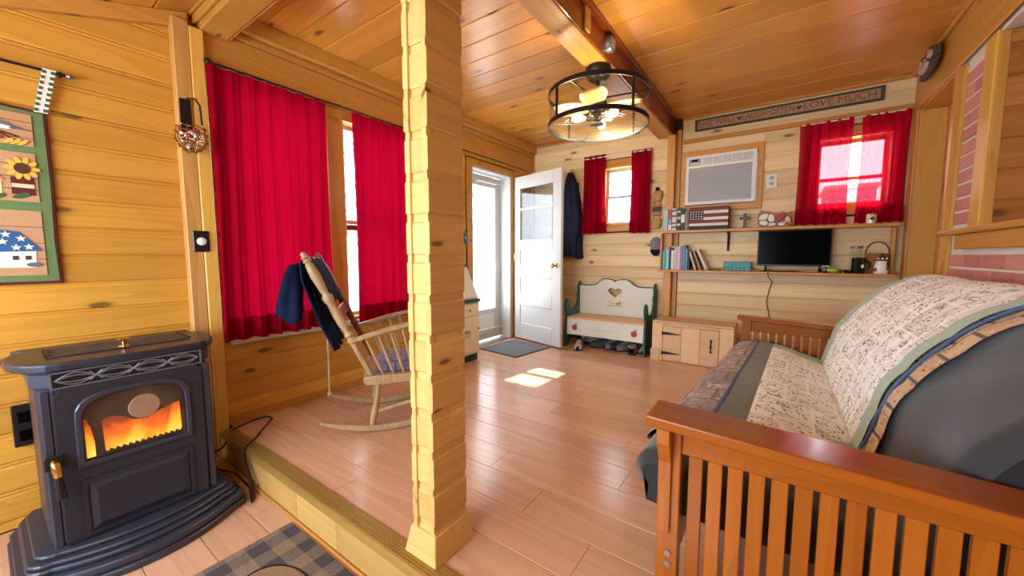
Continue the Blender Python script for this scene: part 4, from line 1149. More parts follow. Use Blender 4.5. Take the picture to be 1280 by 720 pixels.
# ------------------------------------------------------------------ rocking chair with a jacket on its back
CA = R(54)
CO = Vector((0.588, 0.809, 0)) * -0.12 + Vector((-0.809, 0.588, 0)) * 2.603
ch = thing('rocking_chair', 'worn wooden rocking chair with turned back posts behind the column', 'rocking chair', (CO.x, CO.y, 0), CA)
RR = 0.85
for sy in (-0.233, 0.233):
    pts, low = [], []
    for i in range(17):
        dx = -0.375 + i * 0.0525
        zz = RR - math.sqrt(RR * RR - dx * dx)
        th = 0.014 + 0.022 * min(1, (i + 0.4) / 3) * min(1, (16.4 - i) / 3)
        pts.append((dx + 0.12, zz + 0.002 + th)); low.append((dx + 0.12, zz + 0.002))
    MB().poly(low + pts[::-1], sy - 0.02, sy + 0.02).build('rocker', 'chair_worn', ch, bev=0.005)
    MB().tube([(0.032, sy, 0.044), (0.045, sy, 0.11), (0.062, sy * 0.97, 0.20), (0.075, sy * 0.95, 0.292)], [0.017, 0.021, 0.016, 0.014], 10).build('leg', 'chair_worn', ch, smooth=True)
    MB().tube([(0.425, sy, 0.098), (0.42, sy, 0.18), (0.405, sy * 0.95, 0.318)], [0.017, 0.020, 0.014], 10).build('leg', 'chair_worn', ch, smooth=True)
    MB().tube([(0.05, sy, 0.12), (0.23, sy, 0.155), (0.418, sy, 0.19)], [0.009, 0.013, 0.009], 8).build('stretcher', 'chair_worn', ch, smooth=True)
    # turned back post with finial
    A = Vector((0.035, sy * 0.98, 0.352)); B = Vector((-0.305, sy * 1.0, 1.088)); pp, rr = [], []
    for t, q in ((0, .017), (.12, .020), (.25, .018), (.30, .024), (.32, .016), (.34, .026), (.37, .016), (.40, .021), (.50, .027), (.60, .020), (.62, .028), (.655, .030), (.68, .018), (.70, .021), (.82, .028), (.905, .022), (.915, .016), (.93, .024), (.945, .015), (.957, .023), (.97, .014), (.985, .016), (.995, .011), (1.0, .004)):
        pp.append(A.lerp(B, t)); rr.append(q)
    MB().tube(pp, rr, 12).build('back_post', 'chair_worn' if sy < 0 else 'chair_dark', ch, smooth=True, label='pale worn post with a turned finial' if sy < 0 else 'far post coloured darker for shade, with a turned finial')  # far post takes a darker wood colour for the shade on it
    arm = [(-0.080, 0.556), (0.02, 0.583), (0.14, 0.616), (0.27, 0.642), (0.40, 0.655)]
    m = MB()
    for i in range(4):
        (xa, za), (xb, zb) = arm[i], arm[i + 1]
        wa, wb = 0.026 + 0.008 * i / 3, 0.026 + 0.008 * (i + 1) / 3
        cy = sy * 1.10
        m.hexa([(xa, cy - wa, za), (xb, cy - wb, zb), (xb, cy + wb, zb), (xa, cy + wa, za)], [(xa, cy - wa, za + 0.024), (xb, cy - wb, zb + 0.024), (xb, cy + wb, zb + 0.024), (xa, cy + wa, za + 0.024)])
    m.build('armrest', 'chair_worn', ch, bev=0.006, merge=0.0005)
    for i in range(6):
        t = (i + 0.6) / 6
        xa = -0.03 + 0.42 * t; za = 0.572 + 0.105 * t - 0.025 * t * t
        xb = 0.07 + 0.36 * t; zb = 0.348
        MB().tube([(xb, sy * 1.0, zb), ((xa * 0.4 + xb * 0.6), sy * 1.05, zb * 0.6 + za * 0.4), (xa, sy * 1.10, za)], [0.007, 0.011, 0.007], 8).build('spindle', 'chair_worn', ch, smooth=True)
sp_ = [(-0.005, 0.305), (0.01, 0.296), (0.44, 0.292), (0.465, 0.302), (0.468, 0.33), (0.44, 0.348), (0.01, 0.352), (-0.010, 0.338)]
MB().poly(sp_, -0.262, 0.262).build('seat', 'chair_worn', ch, bev=0.008, seg=2)
MB().tube([(0.421, -0.233, 0.18), (0.421, 0.233, 0.18)], 0.012, 8).build('stretcher', 'chair_worn', ch, smooth=True)
for t, hh in ((0.90, 0.05), (0.72, 0.035), (0.50, 0.035)):
    c0 = Vector((0.035, 0, 0.352)).lerp(Vector((-0.305, 0, 1.088)), t)
    ax = Vector((-0.34, 0, 0.736)).normalized(); nx = Vector((0.736, 0, 0.34)).normalized()
    q = [c0 + ax * a_ + nx * b_ for a_, b_ in ((-hh, -0.008), (-hh, 0.008), (hh, 0.008), (hh, -0.008))]
    MB().add([(p.x, -0.222, p.z) for p in q] + [(p.x, 0.222, p.z) for p in q], [(0, 1, 2, 3), (7, 6, 5, 4), (0, 4, 5, 1), (1, 5, 6, 2), (2, 6, 7, 3), (3, 7, 4, 0)]).build('back_rail', 'chair_dark', ch, bev=0.004)
cu = thing('seat_cushion', 'purple printed cushion on the rocking chair', 'cushion', (CO.x, CO.y, 0), CA)
def cush(u, v):
    x = 0.065 + 0.36 * u; y = -0.205 + 0.41 * v
    e = min(1, 6 * min(u, 1 - u, v, 1 - v))
    return (x, y, 0.3535 + 0.055 * math.sqrt(max(0, e)) + 0.008 * math.sin(6 * u) * math.sin(6 * v))
MB().grid(cush, 14, 14, lambda u, v: (u * 0.4, v * 0.45)).build('pad', 'cushion_print', cu, smooth=2)
jk = thing('jacket', 'dark navy jacket draped over the back of the rocking chair', 'jacket', (CO.x, CO.y, 0), CA)
jp = [(-0.155, 0.80), (-0.205, 0.93), (-0.245, 1.02), (-0.288, 1.062), (-0.325, 1.03), (-0.325, 0.93), (-0.285, 0.80), (-0.240, 0.66), (-0.165, 0.495)]
def jack(u, v):
    k_ = u * (len(jp) - 1); i = min(int(k_), len(jp) - 2); f = k_ - i
    x = jp[i][0] * (1 - f) + jp[i + 1][0] * f; z = jp[i][1] * (1 - f) + jp[i + 1][1] * f
    y = -0.195 + 0.39 * v
    w = 0.012 * math.sin(14 * v + 3 * u) + 0.006 * math.sin(29 * v + 7 * u)
    back = max(0, u - 0.5)
    return (x - w * (0.4 + back * 1.2), y * (1 - 0.25 * back) + 0.03 * back, z + 0.012 * math.sin(7 * v) * back)
MB().grid(jack, 30, 18).build('body', 'navy_cloth', jk, smooth=2, solid=0.012)
pth = [Vector(p) for p in ((-0.315, -0.13, 1.025), (-0.36, -0.13, 1.01), (-0.375, -0.13, 0.95), (-0.385, -0.13, 0.86), (-0.392, -0.13, 0.78), (-0.395, -0.13, 0.715))]
def sleeve(u, v):
    k_ = u * 5; i = min(int(k_), 4); f = k_ - i; p = pth[i].lerp(pth[i + 1], f); a = 2 * PI * v
    rx = 0.030 + 0.042 * u; ry = 0.05 + 0.05 * u
    wob = 1 + 0.16 * math.sin(3 * a + 4 * u) + 0.08 * math.sin(5 * a)
    return (p.x + rx * wob * math.cos(a), p.y + ry * wob * math.sin(a), p.z + (0.03 * math.sin(2 * a + 1) * u))
MB().grid(sleeve, 14, 22).build('sleeve', 'navy_cloth', jk, smooth=2, solid=0.006)

# ------------------------------------------------------------------ by the door: mat, hoosier cabinet, plates on the wall
dmt = thing('door_mat', 'plain grey mat on the floor inside the open door', 'mat', (-2.42, 3.50, 0.0), R(-8))
MB().box(-0.28, 0.26, -0.27, 0.30, 0.001, 0.009).build('pile', 'mat_grey', dmt, bev=0.003)
MB().box(-0.295, 0.275, -0.285, -0.271, 0.001, 0.007).box(-0.295, 0.275, 0.301, 0.315, 0.001, 0.007).box(-0.295, -0.281, -0.271, 0.301, 0.001, 0.007).box(0.261, 0.275, -0.271, 0.301, 0.001, 0.007).build('edging', 'shoe_charcoal', dmt)
hc = thing('hoosier_cabinet', 'small cream and green cabinet with a slanted lid beside the door', 'cabinet', (LX + 0.005, 2.60, 0.0), LEFT)
MB().box(-0.20, 0.32, -0.30, 0.0, 0.0, 0.075).build('plinth', 'dark_green_paint', hc, bev=0.004)
MB().box(-0.21, 0.33, -0.315, 0.0, 0.0755, 0.60).build('carcass', 'cream_paint', hc, bev=0.004)
MB().box(-0.22, 0.34, -0.335, 0.0, 0.6005, 0.635).build('counter', 'green_paint', hc, bev=0.005)
MB().poly([(-0.315, 0.6355), (0.0, 0.6355), (0.0, 0.955), (-0.15, 0.955), (-0.17, 0.94)], -0.205, 0.325, 'YZ').build('upper_bin', 'cream_paint', hc, bev=0.004)
# the YZ outline of the bin faces -Y: its slanted lid, with an apple painted on it
lidp = MB().hexa([(-0.19, -0.3185, 0.652), (0.305, -0.3185, 0.652), (0.305, -0.310, 0.652), (-0.19, -0.310, 0.652)], [(-0.19, -0.184, 0.928), (0.305, -0.184, 0.928), (0.305, -0.1755, 0.928), (-0.19, -0.1755, 0.928)]).build('lid', 'bench_white', hc, bev=0.003)
def apple(parent, cx, cz, y, s=1.0, tilt=None):
    a = MB().poly(oval(cx, cz, 0.024 * s, 0.022 * s, 16), y - 0.002, y)
    a.poly(oval(cx - 0.010 * s, cz + 0.010 * s, 0.015 * s, 0.014 * s, 12), y - 0.0022, y - 0.0001).poly(oval(cx + 0.010 * s, cz + 0.010 * s, 0.015 * s, 0.014 * s, 12), y - 0.0024, y - 0.0002)
    l = MB().poly(oval(cx + 0.013 * s, cz + 0.032 * s, 0.012 * s, 0.005 * s, 10, 0.5), y - 0.002, y).poly([(cx - 0.002 * s, cz + 0.018 * s), (cx + 0.002 * s, cz + 0.018 * s), (cx + 0.003 * s, cz + 0.036 * s), (cx, cz + 0.036 * s)], y - 0.0025, y)
    return a, l
a, l = apple(None, 0.16, 0.80, 0.0, 1.0)
def slant(v): return Vector((v.x, v.y - 0.247 - 0.49 * (0.80 - v.z) - 0.002, v.z))
a.v = [slant(v) for v in a.v]; l.v = [slant(v) for v in l.v]
a.build('apple', 'apple_red', hc); l.build('apple_leaf', 'q_leaf', hc)
for x0, x1, z0, z1, nm in ((-0.19, -0.01, 0.47, 0.585, 'drawer'), (0.0, 0.315, 0.47, 0.585, 'drawer'), (-0.19, -0.01, 0.10, 0.455, 'door'), (0.0, 0.315, 0.10, 0.455, 'door')):
    d = MB().box(x0, x1, -0.328, -0.3155, z0, z1).build(nm, 'cream_paint', hc, bev=0.004)
    kx, kz = ((x0 + x1) / 2, 0.53) if nm == 'drawer' else (x1 - 0.03 if x0 >= 0 else x0 + 0.03, 0.33)
    MB().tube([(kx, -0.328, kz), (kx, -0.338, kz), (kx, -0.347, kz), (kx, -0.352, kz)], [0.007, 0.008, 0.016, 0.009], 12).build('knob', 'brass', d, smooth=True)
    if nm == 'door' and x0 >= 0:
        cx = (x0 + x1) / 2 - 0.02
        MB().poly([(cx - 0.045, 0.30), (cx - 0.035, 0.25), (cx + 0.035, 0.25), (cx + 0.045, 0.30)], -0.330, -0.3282).build('painted_basket', 'pale_teal', d)
        MB().poly(oval(cx - 0.02, 0.315, 0.02, 0.017), -0.330, -0.3282).poly(oval(cx + 0.02, 0.312, 0.02, 0.016), -0.330, -0.3283).build('painted_fruit', 'straw', d)
tcl = thing('folded_cloth', 'purple folded cloth on top of the small cream cabinet', 'cloth', (LX + 0.09, 2.72, 0.956), LEFT)
MB().box(-0.16, 0.20, -0.09, 0.055, 0.0, 0.022).build('cloth', 'purple_cloth', tcl, bev=0.009, seg=2)
ck = thing('figured_crock', 'little blue and white crock on the small cream cabinet', 'crock', (LX + 0.08, 2.76, 0.978), LEFT)
MB().lathe([(0.0, 0), (0.035, 0), (0.048, 0.02), (0.052, 0.06), (0.040, 0.09), (0.044, 0.10), (0.036, 0.10)], n=18).build('body', 'porcelain', ck, smooth=True)
for z in (0.03, 0.055, 0.08): MB().lathe([(0.0515 - abs(z - 0.055) * 0.12, z - 0.006), (0.0535 - abs(z - 0.055) * 0.12, z), (0.0515 - abs(z - 0.055) * 0.12, z + 0.006)], n=18, cap=False).build('painted_band', 'crock_blue', ck)
wp = thing('wall_plate', 'blue painted switch plate on the boards left of the door', 'switch plate', (LX, 3.06, 1.26), LEFT)
MB().box(-0.048, 0.048, -0.008, -0.001, -0.065, 0.065).build('plate', 'wall_plate_blue', wp, bev=0.003)
for dx in (-0.02, 0.02): MB().box(dx - 0.006, dx + 0.006, -0.016, -0.0085, -0.012, 0.012).build('toggle', 'white_plastic', wp, bev=0.002)

# ------------------------------------------------------------------ coat on its hook, cap, wooden wall hanging
hk = thing('coat_hook', 'brass hook under the hanging navy coat', 'hook', (-2.18, FY, 2.12))
MB().box(-0.012, 0.012, -0.006, -0.001, -0.03, 0.03).tube([(0, -0.006, 0.0), (0, -0.05, -0.01), (0, -0.07, 0.01), (0, -0.07, 0.025)], 0.005, 8).build('hook', 'brass', hk)
co = thing('coat', 'long navy coat with grey lining on the far wall behind the door', 'coat', (-2.20, FY, 1.04))
def coat(u, v):
    z = 1.07 * (1 - u)
    w = 0.035 + 0.125 * min(1, (u / 0.75)) ** 0.7 + 0.015 * math.sin(5 * u)
    cx = 0.0 + 0.045 * u + 0.012 * math.sin(6 * u)
    a = PI * v + PI
    f = 1 + 0.10 * math.sin(7 * a + 2.5 * u) * u + 0.05 * math.sin(13 * a) * u
    dpt = 0.05 + 0.075 * min(1, u * 2)
    return (cx + w * f * math.cos(a), -0.012 + dpt * f * math.sin(a), z + 0.02 * math.sin(3 * a) * u)
MB().grid(coat, 26, 34).build('body', 'coat_cloth', co, smooth=2, solid=0.01)
ln = MB()
def lin(u, v):
    p = coat(0.06 + u * 0.92, 0.02 + v * 0.26); return (p[0] - 0.003, p[1] - 0.010, p[2])
ln.grid(lin, 18, 8).build('lining', 'coat_lining', co, smooth=2, label='grey lining turned outwards')
def sl2(u, v):
    a = 2 * PI * v; z = 0.93 - 0.66 * u
    return (0.085 + 0.05 * u + 0.05 * math.cos(a) * (1 + .15 * math.sin(4 * a + 6 * u)), -0.075 + 0.045 * math.sin(a), z)
MB().grid(sl2, 14, 16).build('sleeve', 'coat_cloth', co, smooth=2)
cp = thing('cap', 'grey lilac cap with a dark peak hung by the bookshelves', 'cap', (-1.125, FY, 1.06))
def dome(u, v):
    a = 2 * PI * v; r_ = math.sin(u * PI / 2)
    return (0.062 * r_ * math.cos(a), -0.015 - 0.05 * (1 - u) ** 0.6 - 0.02 * (1 + math.sin(a)) * 0.3, 0.13 + 0.085 * r_ * math.sin(a))
MB().grid(dome, 8, 20).build('crown', 'cap_cloth', cp, smooth=2, solid=0.004)
MB().poly([(-0.055, 0.075), (0.06, 0.075), (0.05, 0.03), (0.02, 0.0), (-0.02, 0.01), (-0.045, 0.04)], -0.06, -0.045).build('peak', 'navy_cloth', cp, bev=0.004)
MB().tube([(0, -0.002, 0.19), (0, -0.02, 0.195)], 0.006, 8).build('nail', 'iron', cp)
wh = thing('wooden_hanging', 'country hanging of two rustic wooden blocks right of the curtain', 'wall hanging', (-1.125, FY, 1.36))
hr = random.Random(8)
for z0, z1, w in ((0.0, 0.12, 0.055), (0.30, 0.42, 0.058)):
    b = MB().hexa([(-w, -0.06, z0), (w * 0.8, -0.065, z0 + 0.01), (w * 0.8, -0.004, z0 + 0.01), (-w, -0.004, z0)], [(-w * 0.8, -0.055, z1 - 0.02), (w, -0.06, z1), (w, -0.004, z1), (-w * 0.8, -0.004, z1 - 0.02)]).build('block', 'straw', wh, bev=0.012, seg=2)
for z in (0.165, 0.215, 0.262): MB().tube([(-0.045, -0.035, z), (0.045, -0.03, z + 0.006)], [0.018, 0.022], 9).build('spool', 'straw' if z != 0.215 else 'pewter', wh, smooth=True)
for sx in (-0.03, 0.03): MB().tube([(sx, -0.03, 0.11), (sx * 1.1, -0.028, 0.31)], 0.003, 5).tube([(sx, -0.03, 0.41), (0, -0.006, 0.47)], 0.003, 5).build('string', 'q_brown', wh)
MB().ball((0, -0.03, 0.445), 0.022, 10, 7).build('dark_finial', 'iron', wh, smooth=True)

# ------------------------------------------------------------------ bench by the far wall
bn = thing('bench', 'white and green painted bench with a heart cut in its back', 'bench', (-1.555, 3.96, 0.0))
prof_side = [(0.0, 0.0), (0.07, 0.0), (0.11, 0.07), (0.30, 0.07), (0.33, 0.0), (0.43, 0.0), (0.43, 0.70), (0.415, 0.745), (0.385, 0.755), (0.355, 0.74), (0.335, 0.69), (0.345, 0.63), (0.315, 0.59), (0.325, 0.54), (0.30, 0.47), (0.24, 0.43), (0.16, 0.42), (0.115, 0.45), (0.095, 0.50), (0.075, 0.545), (0.035, 0.56), (0.0, 0.54), (-0.018, 0.50), (-0.015, 0.46), (0.015, 0.42), (0.025, 0.36), (0.005, 0.30)]
MB().poly(prof_side, -0.468, -0.446, 'YZ').build('side_panel', 'green_paint', bn, bev=0.003)
MB().poly(prof_side, 0.446, 0.468, 'YZ').build('side_panel', 'green_paint', bn, bev=0.003)
MB().box(-0.4455, 0.4455, 0.020, 0.034, 0.145, 0.333).build('apron', 'bench_white', bn, bev=0.002)
MB().box(-0.4455, 0.4455, 0.010, 0.37, 0.334, 0.352).build('seat', 'pine_box', bn, bev=0.004)
MB().box(-0.4455, 0.4455, 0.30, 0.315, 0.145, 0.33).build('back_apron', 'dark_green_paint', bn)
# back board with scalloped head and a heart shaped hole
def topz(x):
    a = abs(x) / 0.4455
    if a < 0.04: return 0.752 + a * 0.5
    if a < 0.26: return 0.772 + 0.014 * math.sin(PI * (a - 0.04) / 0.44)
    if a < 0.62: return 0.786 - 0.082 * (0.5 - 0.5 * math.cos(PI * (a - 0.26) / 0.36))
    return 0.704 - 0.004 * math.sin(PI * (a - 0.62) / 0.38)
NB = 48
heart = []
for i in range(NB):
    t = 2 * PI * i / NB
    hx = 16 * math.sin(t) ** 3; hz = 13 * math.cos(t) - 5 * math.cos(2 * t) - 2 * math.cos(3 * t) - math.cos(4 * t)
    heart.append((0.084 * hx / 16 + 0.0, 0.632 + 0.062 * hz / 15))
# start of the heart: its top notch, running clockwise to the right; match with an outer outline by angle
outer = []
for hx, hz in heart:
    ang = math.atan2(hz - 0.625, hx)
    dx, dz = math.cos(ang), math.sin(ang)
    t = 0.0
    while t < 0.7:
        x, z = dx * t, 0.625 + dz * t
        if abs(x) > 0.4455 or z < 0.355 or z > topz(max(-0.4455, min(0.4455, x))): break
        t += 0.002
    outer.append((max(-0.4455, min(0.4455, dx * t)), max(0.355, 0.625 + dz * t)))
bb = MB(); ring(bb, outer, heart, 0.375, 0.392)
# corners missed by the ring
for sx in (-1, 1):
    pts = sorted([p for p in outer if p[0] * sx > 0.2 and p[1] < 0.5], key=lambda p: p[0] * sx)
bb.build('back_board', 'bench_white', bn)
# plain lower field and upper shoulders lie just behind, closing what the ring leaves at the corners
MB().poly([(-0.4455, 0.355), (0.4455, 0.355), (0.4455, 0.545), (0.12, 0.545), (-0.12, 0.545), (-0.4455, 0.545)], 0.3752, 0.3918).build('back_field', 'bench_white', bn)
for sx in (-1, 1):
    xs_ = [sx * (0.10 + 0.3455 * i / 16) for i in range(17)]
    up_ = [(x, topz(x)) for x in xs_]
    pts = [(xs_[0], 0.545), (xs_[-1], 0.545)] + up_[::-1]
    MB().poly(pts if sx > 0 else pts[::-1], 0.3754, 0.3916).build('back_shoulder', 'bench_white', bn)
MB().tube([(x, 0.383, topz(x) + 0.001) for x in [-0.4455 + 0.891 * i / 60 for i in range(61)]], 0.0095, 6).build('head_edge', 'green_paint', bn, label='green painted edge')
for sx in (-0.345, 0.345):
    a, l = apple(None, sx, 0.228, 0.0198, 1.35); a.build('apple', 'apple_red', bn); l.build('apple_leaf', 'q_leaf', bn)
squiggle = MB()
for i in range(12): squiggle.tube([(-0.20 + 0.034 * i, 0.018, 0.232 - 0.0005 * i + 0.006 * math.sin(i * 2.1)), (-0.183 + 0.034 * i, 0.018, 0.232 + 0.006 * math.cos(i * 1.7))], 0.0035, 4)
squiggle.build('painted_squiggle', 'pale_teal', bn)  # squiggle stands in for lettering too small to read
MB().poly([(-0.10, 0.462), (0.10, 0.462), (0.085, 0.476), (-0.085, 0.476)], 0.3725, 0.3748).build('painted_ground', 'pale_teal', bn)
MB().poly(oval(-0.03, 0.497, 0.032, 0.02, 14), 0.3725, 0.3748).poly(oval(-0.062, 0.518, 0.014, 0.013, 10), 0.3722, 0.3747).build('painted_goose', 'q_cream', bn)
MB().poly(oval(0.04, 0.497, 0.03, 0.018, 14), 0.3725, 0.3748).poly(oval(0.068, 0.514, 0.013, 0.012, 10), 0.3722, 0.3747).build('painted_goose', 'q_tan', bn)

# ------------------------------------------------------------------ shoes under the bench
def shoe(name, label, loc, rz, upper, toe=None, laces=True, L=0.27, collar=0.085, fleece=False, cat='shoe', k=1.0):
    t = thing(name, label, cat, (loc[0], loc[1], 0.0), rz, None)
    t.scale = (k, k, k)
    def half(s): return 0.034 + 0.012 * math.sin(PI * min(1, s * 1.05)) + (0.006 if s > 0.55 else 0) - (0.030 * max(0, (s - 0.82) / 0.18) ** 2)
    def top(s): return collar * (1 - max(0, s - 0.30) / 0.70 * 0.48) if s > 0.30 else collar
    N_ = 12
    out = [(L * i / N_, half(i / N_)) for i in range(N_ + 1)]
    MB().poly([(x, -w) for x, w in out] + [(x, w) for x, w in out[::-1]], 0.0, 0.018, 'XY').build('sole', 'shoe_sole', t, bev=0.004)
    def up(u, v):
        s = 0.02 + 0.95 * u; a = PI * v; w = half(s) * 0.96; h = top(s)
        if u > 0.95: h *= 0.75
        e = math.copysign(abs(math.cos(a)) ** 0.7, math.cos(a))
        zz = h * math.sin(a) ** 0.8
        if s < 0.42:               # open collar
            zz = min(zz, h * (0.98 - 0.10 * math.sin(PI * s / 0.42)))
            e = e if zz < h * 0.85 else math.copysign(max(abs(e), 0.62), e if abs(e) > 1e-6 else 1)
        return (L * s, -w * e, 0.0185 + zz)
    MB().grid(up, 16, 14).build('upper', upper, t, smooth=2)
    MB().lathe([(0.0, 0), (0.30 * L * 0.62, 0.001), (0.30 * L * 0.70, 0.006), (0.30 * L * 0.66, 0.010)], (L * 0.22, 0, collar + 0.011), 14, 1.0, 0.52).build('opening', 'fleece' if fleece else 'black_plastic', t, smooth=True)
    if fleece: MB().tube([(L * 0.22 + 0.062 * math.cos(2 * PI * i / 18), 0.036 * math.sin(2 * PI * i / 18), collar + 0.018) for i in range(19)], 0.011, 8).build('fleece_collar', 'fleece', t, smooth=True)
    if laces:
        m = MB()
        for k_ in range(4):
            s = 0.45 + 0.085 * k_; zz = 0.0215 + top(s)
            m.tube([(L * s - 0.008, -0.020, zz - 0.007), (L * s, 0, zz + 0.001), (L * s + 0.008, 0.020, zz - 0.007)], 0.0025, 5)
            m.tube([(L * s - 0.008, 0.020, zz - 0.007), (L * s, 0, zz + 0.001), (L * s + 0.008, -0.020, zz - 0.007)], 0.0025, 5)
        m.build('laces', 'shoe_lace', t)
    if toe:
        def tp(u, v):
            p = up(0.80 + 0.2 * u, v); return (p[0] + 0.003, p[1] * 1.03, p[2] + 0.002)
        MB().grid(tp, 5, 10).build('toe_cap', toe, t, smooth=2)
    return t
shoe('walking_shoe', 'taupe walking shoe with a pale blue toe, leftmost under the bench', (-1.86, 4.06), R(-72), 'shoe_taupe', 'shoe_toe', True)
shoe('sneaker', 'round dark grey slip-on between the taupe shoe and the lace-ups', (-1.555, 4.14), R(197), 'shoe_charcoal', None, False, 0.21, 0.088)
shoe('sneaker', 'charcoal lace-up sneaker at the middle of the row under the bench', (-1.40, 4.25), R(234), 'shoe_charcoal', 'shoe_grey', True, 0.27, 0.09)
shoe('sneaker', 'grey lace-up sneaker with pale laces beside the fleece slipper', (-1.285, 4.245), R(238), 'shoe_grey', None, True, 0.26, 0.088)
shoe('slipper', 'taupe slipper with a fleece collar under the bench', (-1.235, 3.985), R(90), 'shoe_taupe', None, False, 0.20, 0.072, True)
shoe('sneaker', 'pale sneaker just inside the right green side of the bench', (-1.150, 4.23), R(270), 'shoe_pale', None, True, 0.20, 0.085, k=0.78)
shoe('loafer', 'black shoe between the bench and the pine box', (-1.058, 4.20), R(270), 'black_plastic', None, False, 0.27, 0.13, k=0.55)
shoe('sneaker', 'pale pink shoe at the back behind the dark grey slip-on', (-1.72, 4.30), R(190), 'fleece', None, False, 0.20, 0.085)

# ------------------------------------------------------------------ low pine box with hinged door
bx = thing('pine_cupboard', 'low knotty pine cupboard with iron strap hinges below the shelves', 'cupboard', (-0.64, 3.97, 0.0))
MB().box(-0.372, 0.345, 0.012, 0.32, 0.0, 0.385).build('carcass', 'pine_box', bx, bev=0.003)
MB().box(-0.378, 0.352, 0.004, 0.33, 0.3855, 0.408).build('top', 'pine_box', bx, bev=0.004)
MB().box(-0.378, -0.275, -0.004, 0.0115, 0.0, 0.385).build('stile', 'pine_box', bx, bev=0.003)
MB().box(0.235, 0.350, -0.004, 0.0115, 0.0, 0.385).build('stile', 'pine_box', bx, bev=0.003)
MB().box(-0.2745, 0.2345, -0.002, 0.0115, 0.362, 0.385).build('rail', 'pine_box', bx, bev=0.002)
MB().box(-0.388, -0.300, -0.016, -0.0045, 0.0, 0.115).build('foot_block', 'pine_box', bx, bev=0.003)
dr_ = empty('door'); dr_.parent = bx
for i, (x0, x1) in enumerate(((-0.270, -0.10), (-0.098, 0.068), (0.070, 0.230))):
    o = MB().box(x0, x1, -0.010, 0.0115, 0.012, 0.358).build('door_board', 'pine_box', dr_, bev=0.003)
for z in (0.285, 0.085):
    MB().poly([(-0.272, z - 0.012), (-0.25, z - 0.016), (-0.11, z - 0.003), (-0.10, z), (-0.11, z + 0.003), (-0.25, z + 0.016), (-0.272, z + 0.012)], -0.015, -0.0105).tube([(-0.276, -0.013, z - 0.022), (-0.276, -0.013, z + 0.022)], 0.006, 8).build('hinge', 'iron', dr_, bev=0.001)
m = MB().tube([(0.165, -0.012, 0.155), (0.165, -0.032, 0.175), (0.165, -0.032, 0.235), (0.165, -0.012, 0.255)], 0.0055, 8)
for z in (0.15, 0.26): m.poly(star(0.165, z, 0.018), -0.014, -0.0105)
m.ball((0.165, -0.032, 0.205), 0.011, 8, 6)
m.build('handle', 'iron', dr_)

# ------------------------------------------------------------------ air conditioner, outlet, long sign
ac = thing('air_conditioner', 'white air conditioner set through the far wall above the flag box', 'air conditioner', (-0.52, FY, 1.845))
m = MB(); ring(m, rect(-0.37, 0.37, -0.315, 0.315), rect(-0.318, 0.318, -0.253, 0.253), -0.022, -0.001); m.build('wooden_surround', 'pine_trim', ac, bev=0.003)
MB().box(-0.312, 0.312, -0.045, 0.25, -0.248, 0.248).build('case', 'white_plastic', ac, bev=0.006)
m = MB(); ring(m, rect(-0.314, 0.314, -0.250, 0.250), rect(-0.280, 0.280, -0.218, 0.125), -0.062, -0.0455); m.build('front_frame', 'white_plastic', ac, bev=0.005)
gl = MB()
for i in range(26):
    z = -0.212 + i * 0.0131
    gl.hexa([(-0.279, -0.058, z), (0.279, -0.058, z), (0.279, -0.0465, z), (-0.279, -0.0465, z)], [(-0.279, -0.055, z + 0.008), (0.279, -0.055, z + 0.008), (0.279, -0.0465, z + 0.008), (-0.279, -0.0465, z + 0.008)])
gl.build('grille', 'grey_plastic', ac)
MB().box(-0.285, -0.175, -0.066, -0.0625, 0.155, 0.222).build('control_panel', 'brushed_grey', ac, bev=0.002)
MB().box(-0.262, -0.20, -0.068, -0.0662, 0.192, 0.213).build('display', 'black_gloss', ac)
for i in range(4): MB().box(-0.272 + i * 0.024, -0.256 + i * 0.024, -0.068, -0.0662, 0.165, 0.178).build('button', 'white_plastic', ac)
MB().box(-0.16, 0.285, -0.064, -0.0622, 0.155, 0.225).build('outlet_recess', 'brushed_grey', ac)
for i in range(5): MB().box(-0.155, 0.28, -0.068, -0.0642, 0.160 + i * 0.0135, 0.1665 + i * 0.0135).build('vane', 'white_plastic', ac)
for i in range(6): MB().box(-0.156 + i * 0.0865, -0.150 + i * 0.0865, -0.0695, -0.0682, 0.158, 0.223).build('divider', 'white_plastic', ac)
ot = thing('wall_outlet', 'white wall outlet right of the air conditioner', 'outlet', (-0.08, FY, 1.78))
MB().box(-0.045, 0.045, -0.008, -0.001, -0.066, 0.066).build('plate', 'white_plastic', ot, bev=0.003)
for z in (-0.027, 0.027):
    s = MB().tube([(0, -0.008, z), (0, -0.0105, z)], 0.020, 16).build('socket', 'grey_plastic', ot)
    for dx in (-0.007, 0.007): MB().box(dx - 0.0015, dx + 0.0015, -0.0112, -0.0106, z - 0.006, z + 0.006).build('slot', 'black_plastic', s)
sg = thing('word_sign', 'long wooden sign reading LIVE WELL LAUGH OFTEN LOVE MUCH', 'sign', (-0.055, FY, 2.413))
MB().box(-0.712, 0.712, -0.020, -0.003, -0.055, 0.055).build('board', 'sign_tan', sg, bev=0.002)
m = MB(); ring(m, rect(-0.716, 0.716, -0.058, 0.058), rect(-0.690, 0.690, -0.040, 0.040), -0.026, -0.0035); m.build('border', 'sign_border', sg, bev=0.002)
